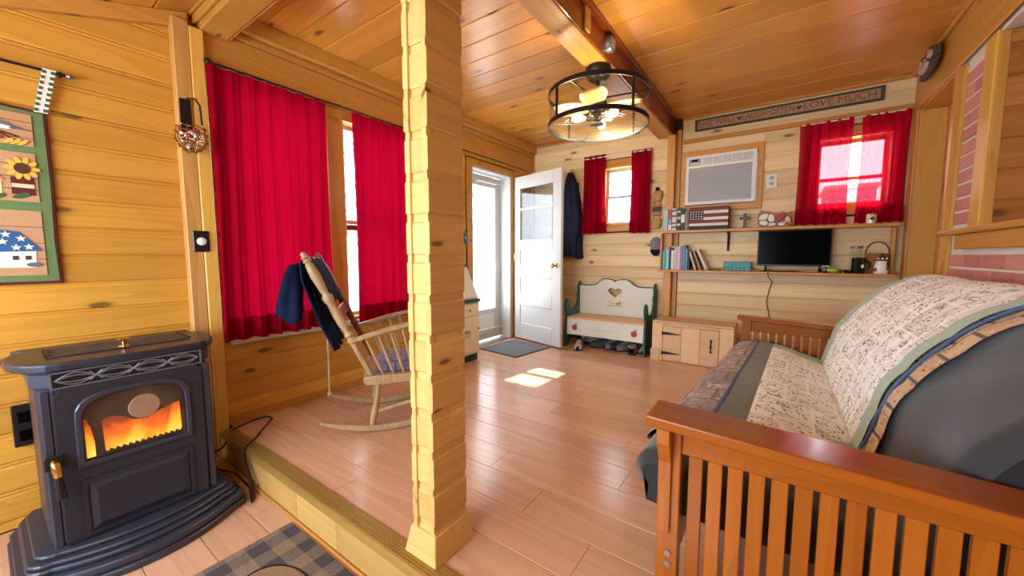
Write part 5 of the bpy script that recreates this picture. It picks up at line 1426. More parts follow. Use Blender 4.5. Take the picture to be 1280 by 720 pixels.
def serif_text(body, x0, x1, z, h, mat, parent):
    """one raised letter after another, spread over x0..x1"""
    cu_ = bpy.data.curves.new('letter', 'FONT')
    cu_.size = h * 1.42; cu_.extrude = 0.001; cu_.align_y = 'CENTER'
    o = bpy.data.objects.new('letter', cu_); COL.objects.link(o)
    def shape(t):
        cu_.body = t
        dg = bpy.context.evaluated_depsgraph_get(); dg.update()
        me = bpy.data.meshes.new_from_object(o.evaluated_get(dg))
        xs = [v.co.x for v in me.vertices]
        return me, min(xs), max(xs)
    _, a, b = shape(body)
    k_ = (x1 - x0) / (b - a)
    for i in range(len(body)):
        if body[i] == ' ': continue
        _, _, right = shape(body[:i + 1])
        me, l, r_ = shape(body[i])
        me.materials.clear(); me.materials.append(MATS[mat])
        for v in me.vertices: v.co.x = (v.co.x - r_) * k_
        q = link('letter', me, parent)
        q.location = (x0 + (right - a) * k_, -0.022, z); q.rotation_euler = (PI / 2, 0, 0)
    bpy.data.objects.remove(o)
serif_text('LIVE WELL', -0.675, -0.345, 0.0, 0.058, 'sign_letter', sg)
serif_text('LAUGH OFTEN', -0.290, 0.115, 0.0, 0.058, 'sign_letter', sg)
serif_text('LOVE MUCH', 0.185, 0.665, 0.0, 0.058, 'sign_letter', sg)
for cx in (-0.318, 0.150):
    MB().poly([(cx + 0.020 * hx / 0.084, (hz - 0.632) * 0.3) for hx, hz in heart[::-1]], -0.024, -0.0205).build('heart', 'carving_dark', sg)

# ------------------------------------------------------------------ two long shelves on the far wall
S1, S2 = 1.330, 0.918
sh1 = thing('wall_shelf', 'upper long pine shelf under the air conditioner', 'shelf', (0, FY, S1))
MB().box(-1.02, 0.795, -0.205, -0.101, -0.026, 0.0).box(-0.938, 0.795, -0.1005, -0.023, -0.026, 0.0).build('board', 'pine_trim', sh1, bev=0.003)
sh2 = thing('wall_shelf', 'lower long pine shelf carrying the television', 'shelf', (0, FY, S2))
MB().box(-1.05, 0.79, -0.205, -0.101, -0.024, 0.0).box(-0.938, 0.79, -0.1005, -0.023, -0.024, 0.0).build('board', 'pine_trim', sh2, bev=0.003)
MB().box(-1.035, -1.017, -0.20, -0.101, 0.0005, 0.385).build('end_upright', 'pine_trim_z', sh2, bev=0.003)
MB().box(0.765, 0.787, -0.10, -0.030, 0.0005, 0.383).build('end_upright', 'pine_trim_z', sh2, bev=0.003)
br = thing('shelf_bracket', 'black iron bracket under the upper shelf below the flag box', 'bracket', (-0.415, FY, S1 - 0.027))
MB().box(-0.012, 0.012, -0.006, -0.001, -0.19, 0.0).box(-0.012, 0.012, -0.17, -0.006, -0.005, 0.0).build('angle', 'iron', br, bev=0.001)
MB().tube([(0, -0.006, -0.14), (0, -0.06, -0.05), (0, -0.13, -0.008)], 0.005, 7).build('stay', 'iron', br)

def book(label, x, w, h, d, colour, base, front=-0.19, tilt=0.0, band=None, group=None, mott=0.1):
    nm = 'cover_%d_%d_%d' % colour
    if nm not in MATS: plain(nm, c(*colour), 0.5, mott=mott, sc=40)
    t = thing('book', label, 'book', (x, FY + front, base + 0.0005), 0.0, group)
    t.rotation_euler = (0, tilt, 0)
    MB().box(0, w, 0, d, 0, 0.0025 if False else h).build('cover', nm, t, bev=0.003)
    MB().box(0.003, w - 0.003, 0.004, d - 0.003, h, h + 0.0006).build('pages', 'tape_white', t)
    if band:
        for (z0, z1, col_) in band:
            nb = 'cover_%d_%d_%d' % col_
            if nb not in MATS: plain(nb, c(*col_), 0.5)
            MB().box(0.0005, w - 0.0005, -0.0012, -0.0001, z0 * h, z1 * h).build('spine_band', nb, t)
    return t
G1, G2 = 'books on the upper shelf', 'books on the lower shelf'
book('pale grey-blue book at the left end of the upper shelf', -1.012, 0.044, 0.226, 0.15, (176, 198, 204), S1, group=G1)
book('red book with a blue and white foot on the upper shelf', -0.964, 0.034, 0.222, 0.15, (190, 62, 70), S1, group=G1, band=[(0.02, 0.28, (216, 220, 224)), (0.30, 0.52, (110, 168, 196))])
book('cream book with dark spine bands on the upper shelf', -0.927, 0.044, 0.230, 0.15, (206, 216, 206), S1, group=G1, band=[(0.12, 0.18, (40, 52, 50)), (0.3, 0.36, (40, 52, 50)), (0.62, 0.68, (40, 52, 50)), (0.86, 0.92, (40, 52, 50))])
book('dark green book with pale spine bands on the upper shelf', -0.880, 0.038, 0.234, 0.15, (34, 58, 56), S1, group=G1, band=[(0.2, 0.3, (196, 206, 196)), (0.5, 0.6, (196, 206, 196)), (0.78, 0.86, (196, 206, 196))])
book('black book with a white label on the upper shelf', -0.839, 0.036, 0.222, 0.15, (28, 32, 38), S1, group=G1, band=[(0.35, 0.72, (214, 222, 222))])
book('thin grey book leaning beside the black one on the upper shelf', -0.800, 0.020, 0.205, 0.15, (140, 142, 146), S1, group=G1)
book('thin brown book next to the flag box on the upper shelf', -0.778, 0.014, 0.200, 0.15, (148, 116, 92), S1, group=G1)
low = [('turquoise book at the left end of the lower shelf', 0.030, 0.205, (70, 190, 190)), ('wide pale aqua book second on the lower shelf', 0.034, 0.215, (140, 208, 212)),
       ('thin navy book after the aqua one on the lower shelf', 0.016, 0.245, (40, 48, 92)), ('white book with a dark top on the lower shelf', 0.030, 0.248, (226, 220, 222)),
       ('pale green book left of the pink one on the lower shelf', 0.022, 0.242, (192, 214, 200)), ('pale pink book on the lower shelf', 0.034, 0.244, (226, 190, 202)),
       ('lavender book right of the pink one on the lower shelf', 0.018, 0.250, (150, 150, 196)), ('grey-blue book near the leaning ones on the lower shelf', 0.026, 0.262, (120, 142, 172)),
       ('bright blue book near the leaning ones on the lower shelf', 0.022, 0.220, (76, 158, 206)), ('short dark navy book before the leaning ones', 0.018, 0.200, (30, 32, 52))]
x = -1.010
for lb, w, h, col_ in low:
    book(lb, x, w, h, 0.15, col_, S2, group=G2, band=[(0.82, 0.95, (60, 58, 66))] if 'dark top' in lb else None); x += w + 0.0022
for lb, x0, w, h, col_, tl in (('cream leaning book, first of three on the lower shelf', -0.693, 0.018, 0.205, (222, 206, 178), -18), ('tan leaning book, second of three on the lower shelf', -0.645, 0.016, 0.205, (176, 140, 108), -20), ('white leaning book with a navy edge, last of three', -0.592, 0.024, 0.225, (214, 214, 216), -24)):
    o = book(lb, x0, w, h, 0.15, col_, S2 + 0.0, group=G2, tilt=R(tl))
    o.location.z += 0.0005

fg = thing('flag_box', 'wooden box painted as a striped flag with white stars', 'box', (-0.585, FY - 0.19, S1 + 0.0005))
MB().box(-0.175, 0.175, 0.008, 0.11, 0.0, 0.225).build('box', 'flag_navy', fg, bev=0.003)
for z0, z1, mt, x0 in ((0.19, 0.222, 'flag_red', -0.175), (0.158, 0.189, 'flag_white', -0.045), (0.126, 0.157, 'flag_red', -0.045), (0.094, 0.125, 'flag_white', -0.045), (0.066, 0.093, 'flag_red', -0.175), (0.036, 0.065, 'flag_white', -0.175), (0.004, 0.035, 'flag_navy', -0.175)):
    MB().box(x0, 0.175, 0.0, 0.0078, z0, z1 - 0.001).build('slat', mt, fg, bev=0.002)
cn = MB().box(-0.175, -0.0465, -0.001, 0.0077, 0.094, 0.189).build('canton', 'flag_navy', fg)
for i in range(5):
    for j in range(4): MB().poly(star(-0.160 + 0.0245 * i, 0.106 + 0.0235 * j, 0.0095), -0.0025, -0.0011).build('star', 'flag_white', cn)
cx_ = thing('cross', 'small dark pewter cross standing on the upper shelf', 'cross', (-0.275, FY - 0.12, S1 + 0.0005))
def cr_arm(a):
    ca, sa_ = math.cos(a), math.sin(a)
    return [(-0.012 * ca, -0.012 * sa_)]
MB().poly([(-0.020, 0.0), (0.020, 0.0), (0.013, 0.03), (0.013, 0.085), (0.040, 0.080), (0.048, 0.096), (0.040, 0.114), (0.013, 0.108), (0.016, 0.138), (0.0, 0.150), (-0.016, 0.138), (-0.013, 0.108), (-0.040, 0.114), (-0.048, 0.096), (-0.040, 0.080), (-0.013, 0.085), (-0.013, 0.03)], -0.008, 0.008).build('cross_body', 'pewter', cx_, bev=0.003)
MB().box(-0.028, 0.028, -0.02, 0.02, 0, 0.006).build('foot', 'pewter', cx_, bev=0.002)
# carved dish standing on the shelf: pale petals with dark edges and a red centre
dsh = thing('carved_dish', 'painted carved piece in white and red standing right of the cross', 'ornament', (-0.035, FY - 0.11, S1 + 0.0005))
MB().poly([(-0.12, 0.0), (0.105, 0.0), (0.128, 0.05), (0.118, 0.10), (0.135, 0.135), (0.095, 0.115), (0.055, 0.15), (0.02, 0.125), (-0.02, 0.135), (-0.06, 0.155), (-0.12, 0.165), (-0.138, 0.11), (-0.138, 0.05)], 0.0, 0.022).build('board', 'straw', dsh, bev=0.004)
for cx2, cz2, rx, rz, rt, mt in ((-0.09, 0.10, 0.045, 0.030, 0.5, 'q_white'), (-0.085, 0.045, 0.04, 0.026, -0.3, 'q_white'), (-0.03, 0.085, 0.028, 0.045, 0.2, 'q_white'), (-0.025, 0.03, 0.035, 0.020, 0.1, 'q_white'), (0.045, 0.085, 0.030, 0.045, -0.5, 'apple_red'), (0.055, 0.035, 0.035, 0.022, 0.3, 'q_white'), (0.095, 0.07, 0.022, 0.03, 0.3, 'q_cream')):
    p_ = MB().poly(oval(cx2, cz2, rx, rz, 16, rt), -0.010, -0.0005).build('petal', mt, dsh, bev=0.003)
    MB().tube([(x, -0.008, z) for x, z in oval(cx2, cz2, rx, rz, 16, rt) + oval(cx2, cz2, rx, rz, 16, rt)[:1]], 0.0028, 5).build('petal_edge', 'carving_dark', p_)
for a_, b_ in (((0.03, 0.06), (0.125, 0.14)), ((0.05, 0.05), (0.11, 0.02))): MB().tube([(a_[0], -0.010, a_[1]), (b_[0], -0.010, b_[1])], 0.004, 5).build('twig', 'apple_red', dsh)
cj = thing('candle_jar', 'cream candle jar on the upper shelf under the sheer curtain', 'jar', (0.618, FY - 0.165, S1 + 0.0005))
MB().lathe([(0.0, 0), (0.030, 0.0), (0.033, 0.008), (0.033, 0.075), (0.0, 0.0751)], n=18).build('wax', 'q_cream', cj, smooth=True)
MB().lathe([(0.0345, 0.002), (0.0355, 0.01), (0.0355, 0.088), (0.033, 0.09)], n=18, cap=False).build('glass', 'jar_glass', cj, smooth=True)
MB().poly(oval(0, 0.04, 0.014, 0.012), -0.0375, -0.0358).build('label', 'carving_dark', cj)
# television and what lies round it
tv = thing('television', 'flat black television standing on the lower shelf', 'television', (0.113, FY - 0.13, S2 + 0.0005))
MB().box(-0.272, 0.272, 0.0, 0.035, 0.052, 0.383).build('bezel', 'black_plastic', tv, bev=0.004)
MB().box(-0.264, 0.264, -0.0015, -0.0001, 0.066, 0.376).build('screen', 'black_gloss', tv)
for sx in (-0.20, 0.20):
    MB().hexa([(sx - 0.01, -0.05, 0), (sx + 0.01, -0.05, 0), (sx + 0.01, 0.08, 0), (sx - 0.01, 0.08, 0)], [(sx - 0.006, 0.008, 0.0518), (sx + 0.006, 0.008, 0.0518), (sx + 0.006, 0.022, 0.0518), (sx - 0.006, 0.022, 0.0518)]).build('foot', 'black_plastic', tv)
tb = thing('teal_box', 'teal quilted box left of the television on the lower shelf', 'box', (-0.318, FY - 0.17, S2 + 0.0005))
MB().box(-0.118, 0.118, 0.0, 0.09, 0.0, 0.09).build('box', 'teal_box', tb, bev=0.008, seg=2)
m = MB()
for i in range(6):
    for j in range(2): m.add([(-0.102 + 0.035 * i, -0.004, 0.04 + 0.0 * j), ], []) if False else None
for i in range(7): MB().poly([(-0.108 + 0.0345 * i - 0.012 + dx, 0.03 + dz) for dx, dz in ((0.0, 0.0), (0.012, -0.016), (0.024, 0.0), (0.012, 0.016))], -0.004, -0.0003).build('diamond', 'wall_plate_blue', tb, bev=0.001)
MB().box(-0.112, 0.112, -0.003, -0.0003, 0.062, 0.066).build('seam', 'wall_plate_blue', tb)
for lbl, pts in (('black cable lying on the lower shelf left of the teal box', [(-0.555, FY - 0.16, S2 + 0.006), (-0.52, FY - 0.15, S2 + 0.010), (-0.48, FY - 0.155, S2 + 0.014), (-0.45, FY - 0.15, S2 + 0.008)]),
                 ('black cable trailing in front of the television feet', [(-0.13, FY - 0.195, S2 + 0.006), (-0.05, FY - 0.192, S2 + 0.012), (0.03, FY - 0.197, S2 + 0.006), (0.12, FY - 0.193, S2 + 0.012), (0.17, FY - 0.196, S2 + 0.008)]),
                 ('dark cord hanging on the far wall below the television', [(-0.066, FY - 0.212, S2 - 0.004), (-0.06, FY - 0.20, S2 - 0.05), (-0.030, FY - 0.03, S2 - 0.10), (-0.052, FY - 0.012, S2 - 0.2), (-0.066, FY - 0.012, S2 - 0.30), (-0.045, FY - 0.012, S2 - 0.40), (-0.03, FY - 0.012, S2 - 0.47), (-0.03, FY - 0.012, S2 - 0.60)])):
    q = pts if 'hanging' not in lbl else pts
    tag(MB().tube(q, 0.005 if 'hanging' not in lbl else 0.004, 6).build('cable', 'black_plastic', smooth=True), lbl, 'cable')
for i, (lbl, nm, x, pr, mt) in enumerate((('little lime green bottle lying right of the television', 'small_bottle', 0.40, None, 'lime_plastic'), )):
    t = thing(nm, lbl, 'bottle', (x, FY - 0.17, S2 + 0.022))
    MB().tube([(-0.045, 0, 0), (-0.040, 0, 0), (0.01, 0, 0), (0.028, 0, 0), (0.033, 0, 0)], [0.012, 0.020, 0.021, 0.015, 0.009], 14).build('body', mt, t, smooth=True)
    MB().tube([(-0.060, 0, 0), (-0.046, 0, 0)], 0.012, 12).build('cap', 'white_plastic', t)
fo = thing('small_lamp', 'little black stand with a white top beside the lime bottle', 'stand', (0.350, FY - 0.182, S2 + 0.0005))
MB().lathe([(0.0, 0), (0.026, 0), (0.022, 0.008), (0.006, 0.014), (0.005, 0.045), (0.016, 0.052), (0.0, 0.053)], n=14).build('stem', 'black_plastic', fo, smooth=True)
MB().box(-0.024, 0.024, -0.018, 0.018, 0.0535, 0.062).build('top', 'white_plastic', fo, bev=0.003)
mo_ = thing('small_gadget', 'small dark gadget between the lime bottle and the black mug', 'gadget', (0.482, FY - 0.165, S2 + 0.0005))
def ms(u, v):
    a = 2 * PI * v; return (0.042 * math.sin(u * PI / 2) * math.cos(a), 0.026 * math.sin(u * PI / 2) * math.sin(a), 0.026 * math.cos(u * PI / 2) ** 0.8)
MB().grid(ms, 6, 16).build('shell', 'jar_black', mo_, smooth=2)
MB().box(-0.012, 0.016, -0.012, 0.012, 0.0262, 0.029).build('button', 'brushed_grey', mo_, bev=0.002)
mg = thing('black_mug', 'glossy black mug with a white spot on the lower shelf', 'mug', (0.562, FY - 0.15, S2 + 0.0005))
MB().lathe([(0.0, 0), (0.040, 0), (0.044, 0.006), (0.044, 0.125), (0.046, 0.130), (0.040, 0.131), (0.039, 0.02), (0, 0.018)], n=22).build('body', 'jar_black', mg, smooth=True)
MB().tube([(0.042, 0.0, 0.10), (0.066, -0.004, 0.095), (0.072, -0.004, 0.065), (0.062, -0.003, 0.035), (0.042, 0, 0.03)], 0.006, 8).build('handle', 'jar_black', mg, smooth=True)
MB().poly(oval(0.022, 0.06, 0.009, 0.016), -0.0448, -0.0385).build('spot', 'porcelain', mg)
gs = thing('glass_jar', 'clear glass jar behind the black mug on the lower shelf', 'jar', (0.555, FY - 0.066, S2 + 0.0005))
MB().lathe([(0.0, 0), (0.040, 0), (0.043, 0.01), (0.043, 0.18), (0.036, 0.20), (0.036, 0.225)], n=20, cap=False).build('body', 'jar_glass', gs, smooth=True)
MB().lathe([(0.0365, 0.212), (0.039, 0.215), (0.039, 0.228), (0.0365, 0.230)], n=20).build('rim', 'brushed_grey', gs)
bs = thing('wicker_basket', 'brown wicker basket with a hoop handle at the shelf end', 'basket', (0.683, FY - 0.095, S2 + 0.0005))
MB().lathe([(0.0, 0), (0.052, 0), (0.066, 0.08), (0.076, 0.165), (0.079, 0.168), (0.070, 0.165), (0.060, 0.08), (0.048, 0.008), (0, 0.006)], n=20, sy=0.68).build('body', 'basket', bs, smooth=True)
m = MB()
for k_ in range(7): m.tube([((0.054 + 0.024 * k_ / 6) * math.cos(a), (0.054 + 0.024 * k_ / 6) * 0.68 * math.sin(a), 0.012 + 0.024 * k_) for a in [2 * PI * i / 22 for i in range(23)]], 0.0055, 5, cap=False)
m.build('weave', 'basket', bs)
MB().tube([(0.074 * math.cos(PI * i / 14), 0.0, 0.165 + 0.10 * math.sin(PI * i / 14)) for i in range(15)], 0.005, 7).build('handle', 'carving_dark', bs, smooth=True)
sp3 = thing('lidded_crock', 'white crock with a dark lid in front of the wicker basket', 'crock', (0.702, FY - 0.172, S2 + 0.0005))
MB().lathe([(0.0, 0), (0.038, 0), (0.046, 0.012), (0.048, 0.045), (0.040, 0.085), (0.032, 0.105), (0.0, 0.106)], n=22, sy=0.65).build('body', 'porcelain', sp3, smooth=True)
MB().lathe([(0.034, 0.1065), (0.036, 0.118), (0.026, 0.135), (0.010, 0.142), (0.008, 0.148), (0.014, 0.154), (0.008, 0.162), (0, 0.163)], n=18, sy=0.65).build('lid', 'carving_dark', sp3, smooth=True)
for a in (0.2, 1.2, 2.2): MB().ball((0.030 * math.cos(a - PI / 2 - 1.2), -0.024, 0.125), 0.008, 8, 6).build('lid_dot', 'porcelain', sp3, smooth=True)
MB().ball((-0.036, -0.016, 0.035), 0.016, 10, 7, (1, 0.6, 1.1)).build('red_spot', 'apple_red', sp3, smooth=True)
MB().tube([(0.026, -0.027, 0.095), (0.034, -0.026, 0.06), (0.030, -0.028, 0.03)], [0.004, 0.008, 0.004], 8).build('dark_stripe', 'jar_black', sp3, smooth=True)

# ------------------------------------------------------------------ carved plaque on the header, gadgets on the beam
ow = thing('carved_plaque', 'rugged dark carved plaque with a pale bird on the orange header', 'plaque', (RX - 0.036, 3.90, 2.40), RIGHT)
pr_ = random.Random(4)
ol = []
for i in range(26):
    a = 2 * PI * i / 26; k_ = 1 + pr_.uniform(-0.16, 0.12)
    ol.append((0.215 * math.cos(a) * k_ * (0.9 + 0.1 * math.sin(a)), 0.088 * math.sin(a) * k_ + 0.02 * math.cos(a)))
MB().poly(ol, -0.03, -0.001).build('slab', 'carving_dark', ow, bev=0.008, seg=2)
MB().ball((-0.03, -0.035, -0.02), 0.05, 14, 9, (1.9, 0.45, 0.75)).ball((0.09, -0.036, 0.025), 0.032, 12, 8, (1.4, 0.5, 0.8)).build('bird', 'carving_pale', ow, smooth=True)
for i in range(6):
    MB().ball((-0.13 + 0.045 * i, -0.034, 0.045 + 0.012 * math.sin(i * 2)), 0.02, 8, 6, (1.3, 0.5, 0.7)).build('bark_knob', 'carving_dark' if i % 2 else 'carving_pale', ow, smooth=True)
sn = thing('smoke_sensor', 'ribbed grey sensor on the side of the long beam', 'sensor', (-0.971, 2.46, 2.43), PI / 2)
MB().tube([(0, 0, 0), (0, -0.020, 0), (0, -0.034, 0), (0, -0.038, 0)], [0.052, 0.052, 0.046, 0.034], 20).build('body', 'brushed_grey', sn, smooth=True)
for k_ in range(5): MB().box(-0.034, 0.034, -0.0405, -0.0382, -0.026 + 0.012 * k_, -0.021 + 0.012 * k_).build('rib', 'grey_plastic', sn)

# ------------------------------------------------------------------ caged fan light under the long beam
FZ = 2.34
fn_ = thing('fan_light', 'round caged ceiling fan with bulbs under the long beam', 'ceiling fan', (-1.06, 2.53, FZ))
MB().lathe([(0.0, -0.085), (0.05, -0.085), (0.078, -0.062), (0.088, -0.030), (0.088, -0.008), (0.080, -0.0005), (0, -0.0005)], n=24).build('canopy', 'fan_black', fn_, smooth=True)
MB().tube([(0, 0, -0.0855), (0, 0, -0.20)], 0.014, 10).build('downrod', 'fan_black', fn_)
MB().lathe([(0.0, -0.305), (0.045, -0.30), (0.062, -0.27), (0.062, -0.23), (0.045, -0.205), (0.02, -0.195), (0, -0.195)], n=20).build('motor', 'fan_black', fn_, smooth=True)
Z0, Z1, FR = -0.378, -0.178, 0.335
for z in (Z0, Z1):
    MB().lathe([(FR - 0.004, z - 0.014), (FR + 0.003, z - 0.014), (FR + 0.003, z + 0.014), (FR - 0.004, z + 0.014), (FR - 0.004, z - 0.014)], n=56, cap=False).build('rim', 'fan_black', fn_, smooth=True)
for k_ in range(4):
    a = R(62) + k_ * PI / 2
    MB().tube([((FR - 0.002) * math.cos(a), (FR - 0.002) * math.sin(a), Z0), ((FR - 0.002) * math.cos(a), (FR - 0.002) * math.sin(a), Z1)], 0.009, 6).build('strut', 'fan_black', fn_)
for k_ in range(3):
    a = R(20) + k_ * 2 * PI / 3
    MB().tube([(0.05 * math.cos(a), 0.05 * math.sin(a), -0.20), (FR * math.cos(a), FR * math.sin(a), Z1)], 0.006, 6).build('spoke', 'fan_black', fn_)
for k_ in range(4):
    a = R(38) + k_ * PI / 2
    MB().tube([(0.02 * math.cos(a), 0.02 * math.sin(a), Z0 + 0.004), ((FR - 0.005) * math.cos(a), (FR - 0.005) * math.sin(a), Z0)], 0.0025, 5).build('spoke', 'brushed_grey', fn_)
MB().lathe([(FR - 0.006, Z0 + 0.014), (FR - 0.006, Z1 - 0.014)], n=56, cap=False).build('side_mesh', 'wire_mesh', fn_, smooth=True)
mm = MB()
for rr in [0.03 * k_ for k_ in range(2, 11)]: mm.tube([(rr * math.cos(a), rr * math.sin(a), Z0 - 0.002) for a in [2 * PI * i / 40 for i in range(41)]], 0.0011, 4, cap=False)
mm.build('bottom_wires', 'brushed_grey', fn_)
MB().tube([(0, 0, -0.3055), (0, 0, -0.368)], [0.028, 0.024], 14).build('light_hub', 'fan_black', fn_)
MB().tube([(0, 0, -0.3685), (0, 0, -0.374)], 0.045, 16).build('hub_cap', 'brushed_grey', fn_)
for k_ in range(4):
    a0 = R(15) + k_ * PI / 2
    def bl_(u, v):
        r_ = 0.07 + 0.225 * u; w = 0.055 + 0.03 * math.sin(PI * u * 0.9)
        a = (v - 0.5) * 2 * w / 1.0
        x, y = r_, a; z = -0.255 + 0.30 * a * 0.6
        return (x * math.cos(a0) - y * math.sin(a0), x * math.sin(a0) + y * math.cos(a0), z)
    MB().grid(bl_, 8, 5).build('blade', 'fan_blade', fn_, smooth=2, solid=0.005)
for k_ in range(3):
    a = R(-20) + k_ * 2 * PI / 3
    q = Vector((math.cos(a), math.sin(a), 0))
    lamp('fan_bulb_light', 'POINT', Vector((-1.06, 2.53, FZ - 0.335)) + q * 0.21, 4.5, (1.0, 0.82, 0.55), size=0.03)
    MB().tube([q * 0.02 + Vector((0, 0, -0.335)), q * 0.085 + Vector((0, 0, -0.335))], 0.015, 10).build('bulb_socket', 'brushed_grey', fn_)
    MB().tube([q * 0.0855 + Vector((0, 0, -0.335)), q * 0.10 + Vector((0, 0, -0.335)), q * 0.125 + Vector((0, 0, -0.335)), q * 0.15 + Vector((0, 0, -0.335)), q * 0.168 + Vector((0, 0, -0.335)), q * 0.175 + Vector((0, 0, -0.335))], [0.012, 0.017, 0.027, 0.028, 0.018, 0.006], 12).build('bulb', 'bulb_glow', fn_, smooth=True)

# ------------------------------------------------------------------ futon: wooden arms with slats, black mattress, two quilts
ft = thing('futon', 'oak slatted futon with a black mattress along the brick wall', 'futon', (0.25, 2.1, 0.0))
FO = Vector((0.25, 2.1, 0.0))
def F(mb): return mb.turn(Matrix.Translation(-FO))
def futon_arm(x0, x1, ya, yb, yf, side):
    """ya..yb: width of the arm top in y; yf: y of the slat faces"""
    zt0, zt1 = 0.637, 0.598
    p = MB().hexa([(x0, ya, zt0 - 0.030), (x1, ya, zt1 - 0.030), (x1, yb, zt1 - 0.030), (x0, yb, zt0 - 0.030)], [(x0, ya, zt0), (x1, ya, zt1), (x1, yb, zt1), (x0, yb, zt0)])
    arm = F(p).build('armrest', 'oak_futon', ft, bev=0.006, seg=2)
    F(MB().box(x0 + 0.028, x0 + 0.086, yf, yf + 0.042, 0.0, zt0 - 0.034)).build('front_post', 'oak_futon_z', ft, bev=0.003)
    F(MB().box(x1 - 0.11, x1 - 0.05, yf, yf + 0.042, 0.0, zt1 - 0.034)).build('back_post', 'oak_futon_z', ft, bev=0.003)
    s_ = -1 if side < 0 else 1
    yq = yf if side < 0 else yf + 0.042
    F(MB().poly([(yq, 0.29), (yq, zt0 - 0.034), (yq + s_ * 0.045, zt0 - 0.034), (yq + s_ * 0.040, 0.56), (yq + s_ * 0.012, 0.50), (yq + s_ * 0.010, 0.29)] if s_ > 0 else [(yq, 0.29), (yq - 0.010, 0.29), (yq - 0.012, 0.50), (yq - 0.040, 0.56), (yq - 0.045, zt0 - 0.034), (yq, zt0 - 0.034)], x0 + 0.030, x0 + 0.064, 'YZ')).build('corbel', 'oak_futon_z', ft, bev=0.002)
    F(MB().hexa([(x0 + 0.0865, yf + 0.008, 0.524), (x1 - 0.1105, yf + 0.008, 0.524), (x1 - 0.1105, yf + 0.034, 0.524), (x0 + 0.0865, yf + 0.034, 0.524)], [(x0 + 0.0865, yf + 0.008, zt0 - 0.036), (x1 - 0.1105, yf + 0.008, zt1 - 0.034), (x1 - 0.1105, yf + 0.034, zt1 - 0.034), (x0 + 0.0865, yf + 0.034, zt0 - 0.036)])).build('apron', 'oak_futon', ft, bev=0.002)
    F(MB().box(x0 + 0.0865, x1 - 0.1105, yf + 0.008, yf + 0.034, 0.07, 0.13)).build('lower_rail', 'oak_futon', ft, bev=0.002)
    xx = x0 + 0.104
    while xx + 0.035 < x1 - 0.115:
        F(MB().box(xx, xx + 0.0345, yf + 0.012, yf + 0.030, 0.1305, 0.5235)).build('slat', 'oak_futon_z', ft, bev=0.002)
        xx += 0.0467
    for z in (0.228, 0.196):
        b_ = MB().tube([(x0 + 0.061, yq, z), (x0 + 0.061, yq + s_ * 0.006, z)], 0.009, 12)
        F(b_).build('bolt', 'steel', ft)
futon_arm(-0.275, 0.66, 1.022, 1.164, 1.075, -1)
futon_arm(-0.215, 0.68, 3.135, 3.245, 3.17, 1)
F(MB().box(-0.235, -0.195, 1.118, 3.168, 0.20, 0.29)).build('front_rail', 'oak_futon_y', ft, bev=0.004)
F(MB().box(0.56, 0.60, 1.118, 3.168, 0.20, 0.29)).build('back_rail', 'oak_futon_y', ft, bev=0.004)
for k_ in range(9):
    yy = 1.25 + 0.225 * k_
    F(MB().box(-0.19, 0.555, yy, yy + 0.05, 0.262, 0.282)).build('seat_slat', 'oak_futon', ft)
# profile of the top of the mattress at the far end (x, z); it slumps forward towards the near end
PROF = [(-0.185, 0.335), (-0.205, 0.385), (-0.195, 0.425), (-0.165, 0.452), (-0.10, 0.460), (0.0, 0.448), (0.10, 0.425), (0.20, 0.390), (0.268, 0.372), (0.300, 0.43), (0.325, 0.53), (0.358, 0.625), (0.405, 0.70), (0.458, 0.768), (0.508, 0.825), (0.570, 0.878), (0.635, 0.917), (0.70, 0.930), (0.750, 0.918), (0.775, 0.86)]
def arcs(p):
    d = [0]
    for a, b in zip(p[:-1], p[1:]): d.append(d[-1] + math.hypot(b[0] - a[0], b[1] - a[1]))
    return d
PA = arcs(PROF); PL = PA[-1]
def prof_at(s):
    s = max(0, min(PL - 1e-6, s))
    i = max(j for j in range(len(PA)) if PA[j] <= s); i = min(i, len(PROF) - 2)
    f = (s - PA[i]) / (PA[i + 1] - PA[i])
    f0, f1 = PROF[i], PROF[i + 1]
    # Catmull-Rom for a soft line
    pm = PROF[max(0, i - 1)]; pn = PROF[min(len(PROF) - 1, i + 2)]
    h = lambda a, b, c_, d: 0.5 * (2 * b + (c_ - a) * f + (2 * a - 5 * b + 4 * c_ - d) * f * f + (3 * b - a - 3 * c_ + d) * f ** 3)
    return h(pm[0], f0[0], f1[0], pn[0]), h(pm[1], f0[1], f1[1], pn[1])
def skew(x, y):
    k_ = max(0.0, min(1.0, (0.30 - x) / 0.5))
    return x - 0.080 * (3.05 - y) * k_
def surf(s, y, lift=0.0):
    x, z = prof_at(s)
    e = 0.004
    xa, za = prof_at(s - e); xb, zb = prof_at(s + e)
    n_ = Vector((-(zb - za), 0, xb - xa)).normalized()
    return Vector((skew(x, y) + n_.x * lift, y, z + n_.z * lift))
MY0, MY1 = 1.175, 3.10
def matt(u, v):
    y = MY0 + (MY1 - MY0) * v
    edge = min(1.0, min(v, 1 - v) * (MY1 - MY0) / 0.05)
    puff = -0.035 * (1 - math.sqrt(max(0, 1 - (1 - edge) ** 2)))
    s = PL * u
    tuft = 0.010 * (math.sin(2 * PI * s / 0.31) * math.sin(2 * PI * y / 0.33))
    return surf(s, y, puff + tuft * 0.3) - FO
mt_ = MB().grid(matt, 60, 64)
mt_.build('mattress', 'mattress_grey', ft, smooth=2, label='dark grey cover')
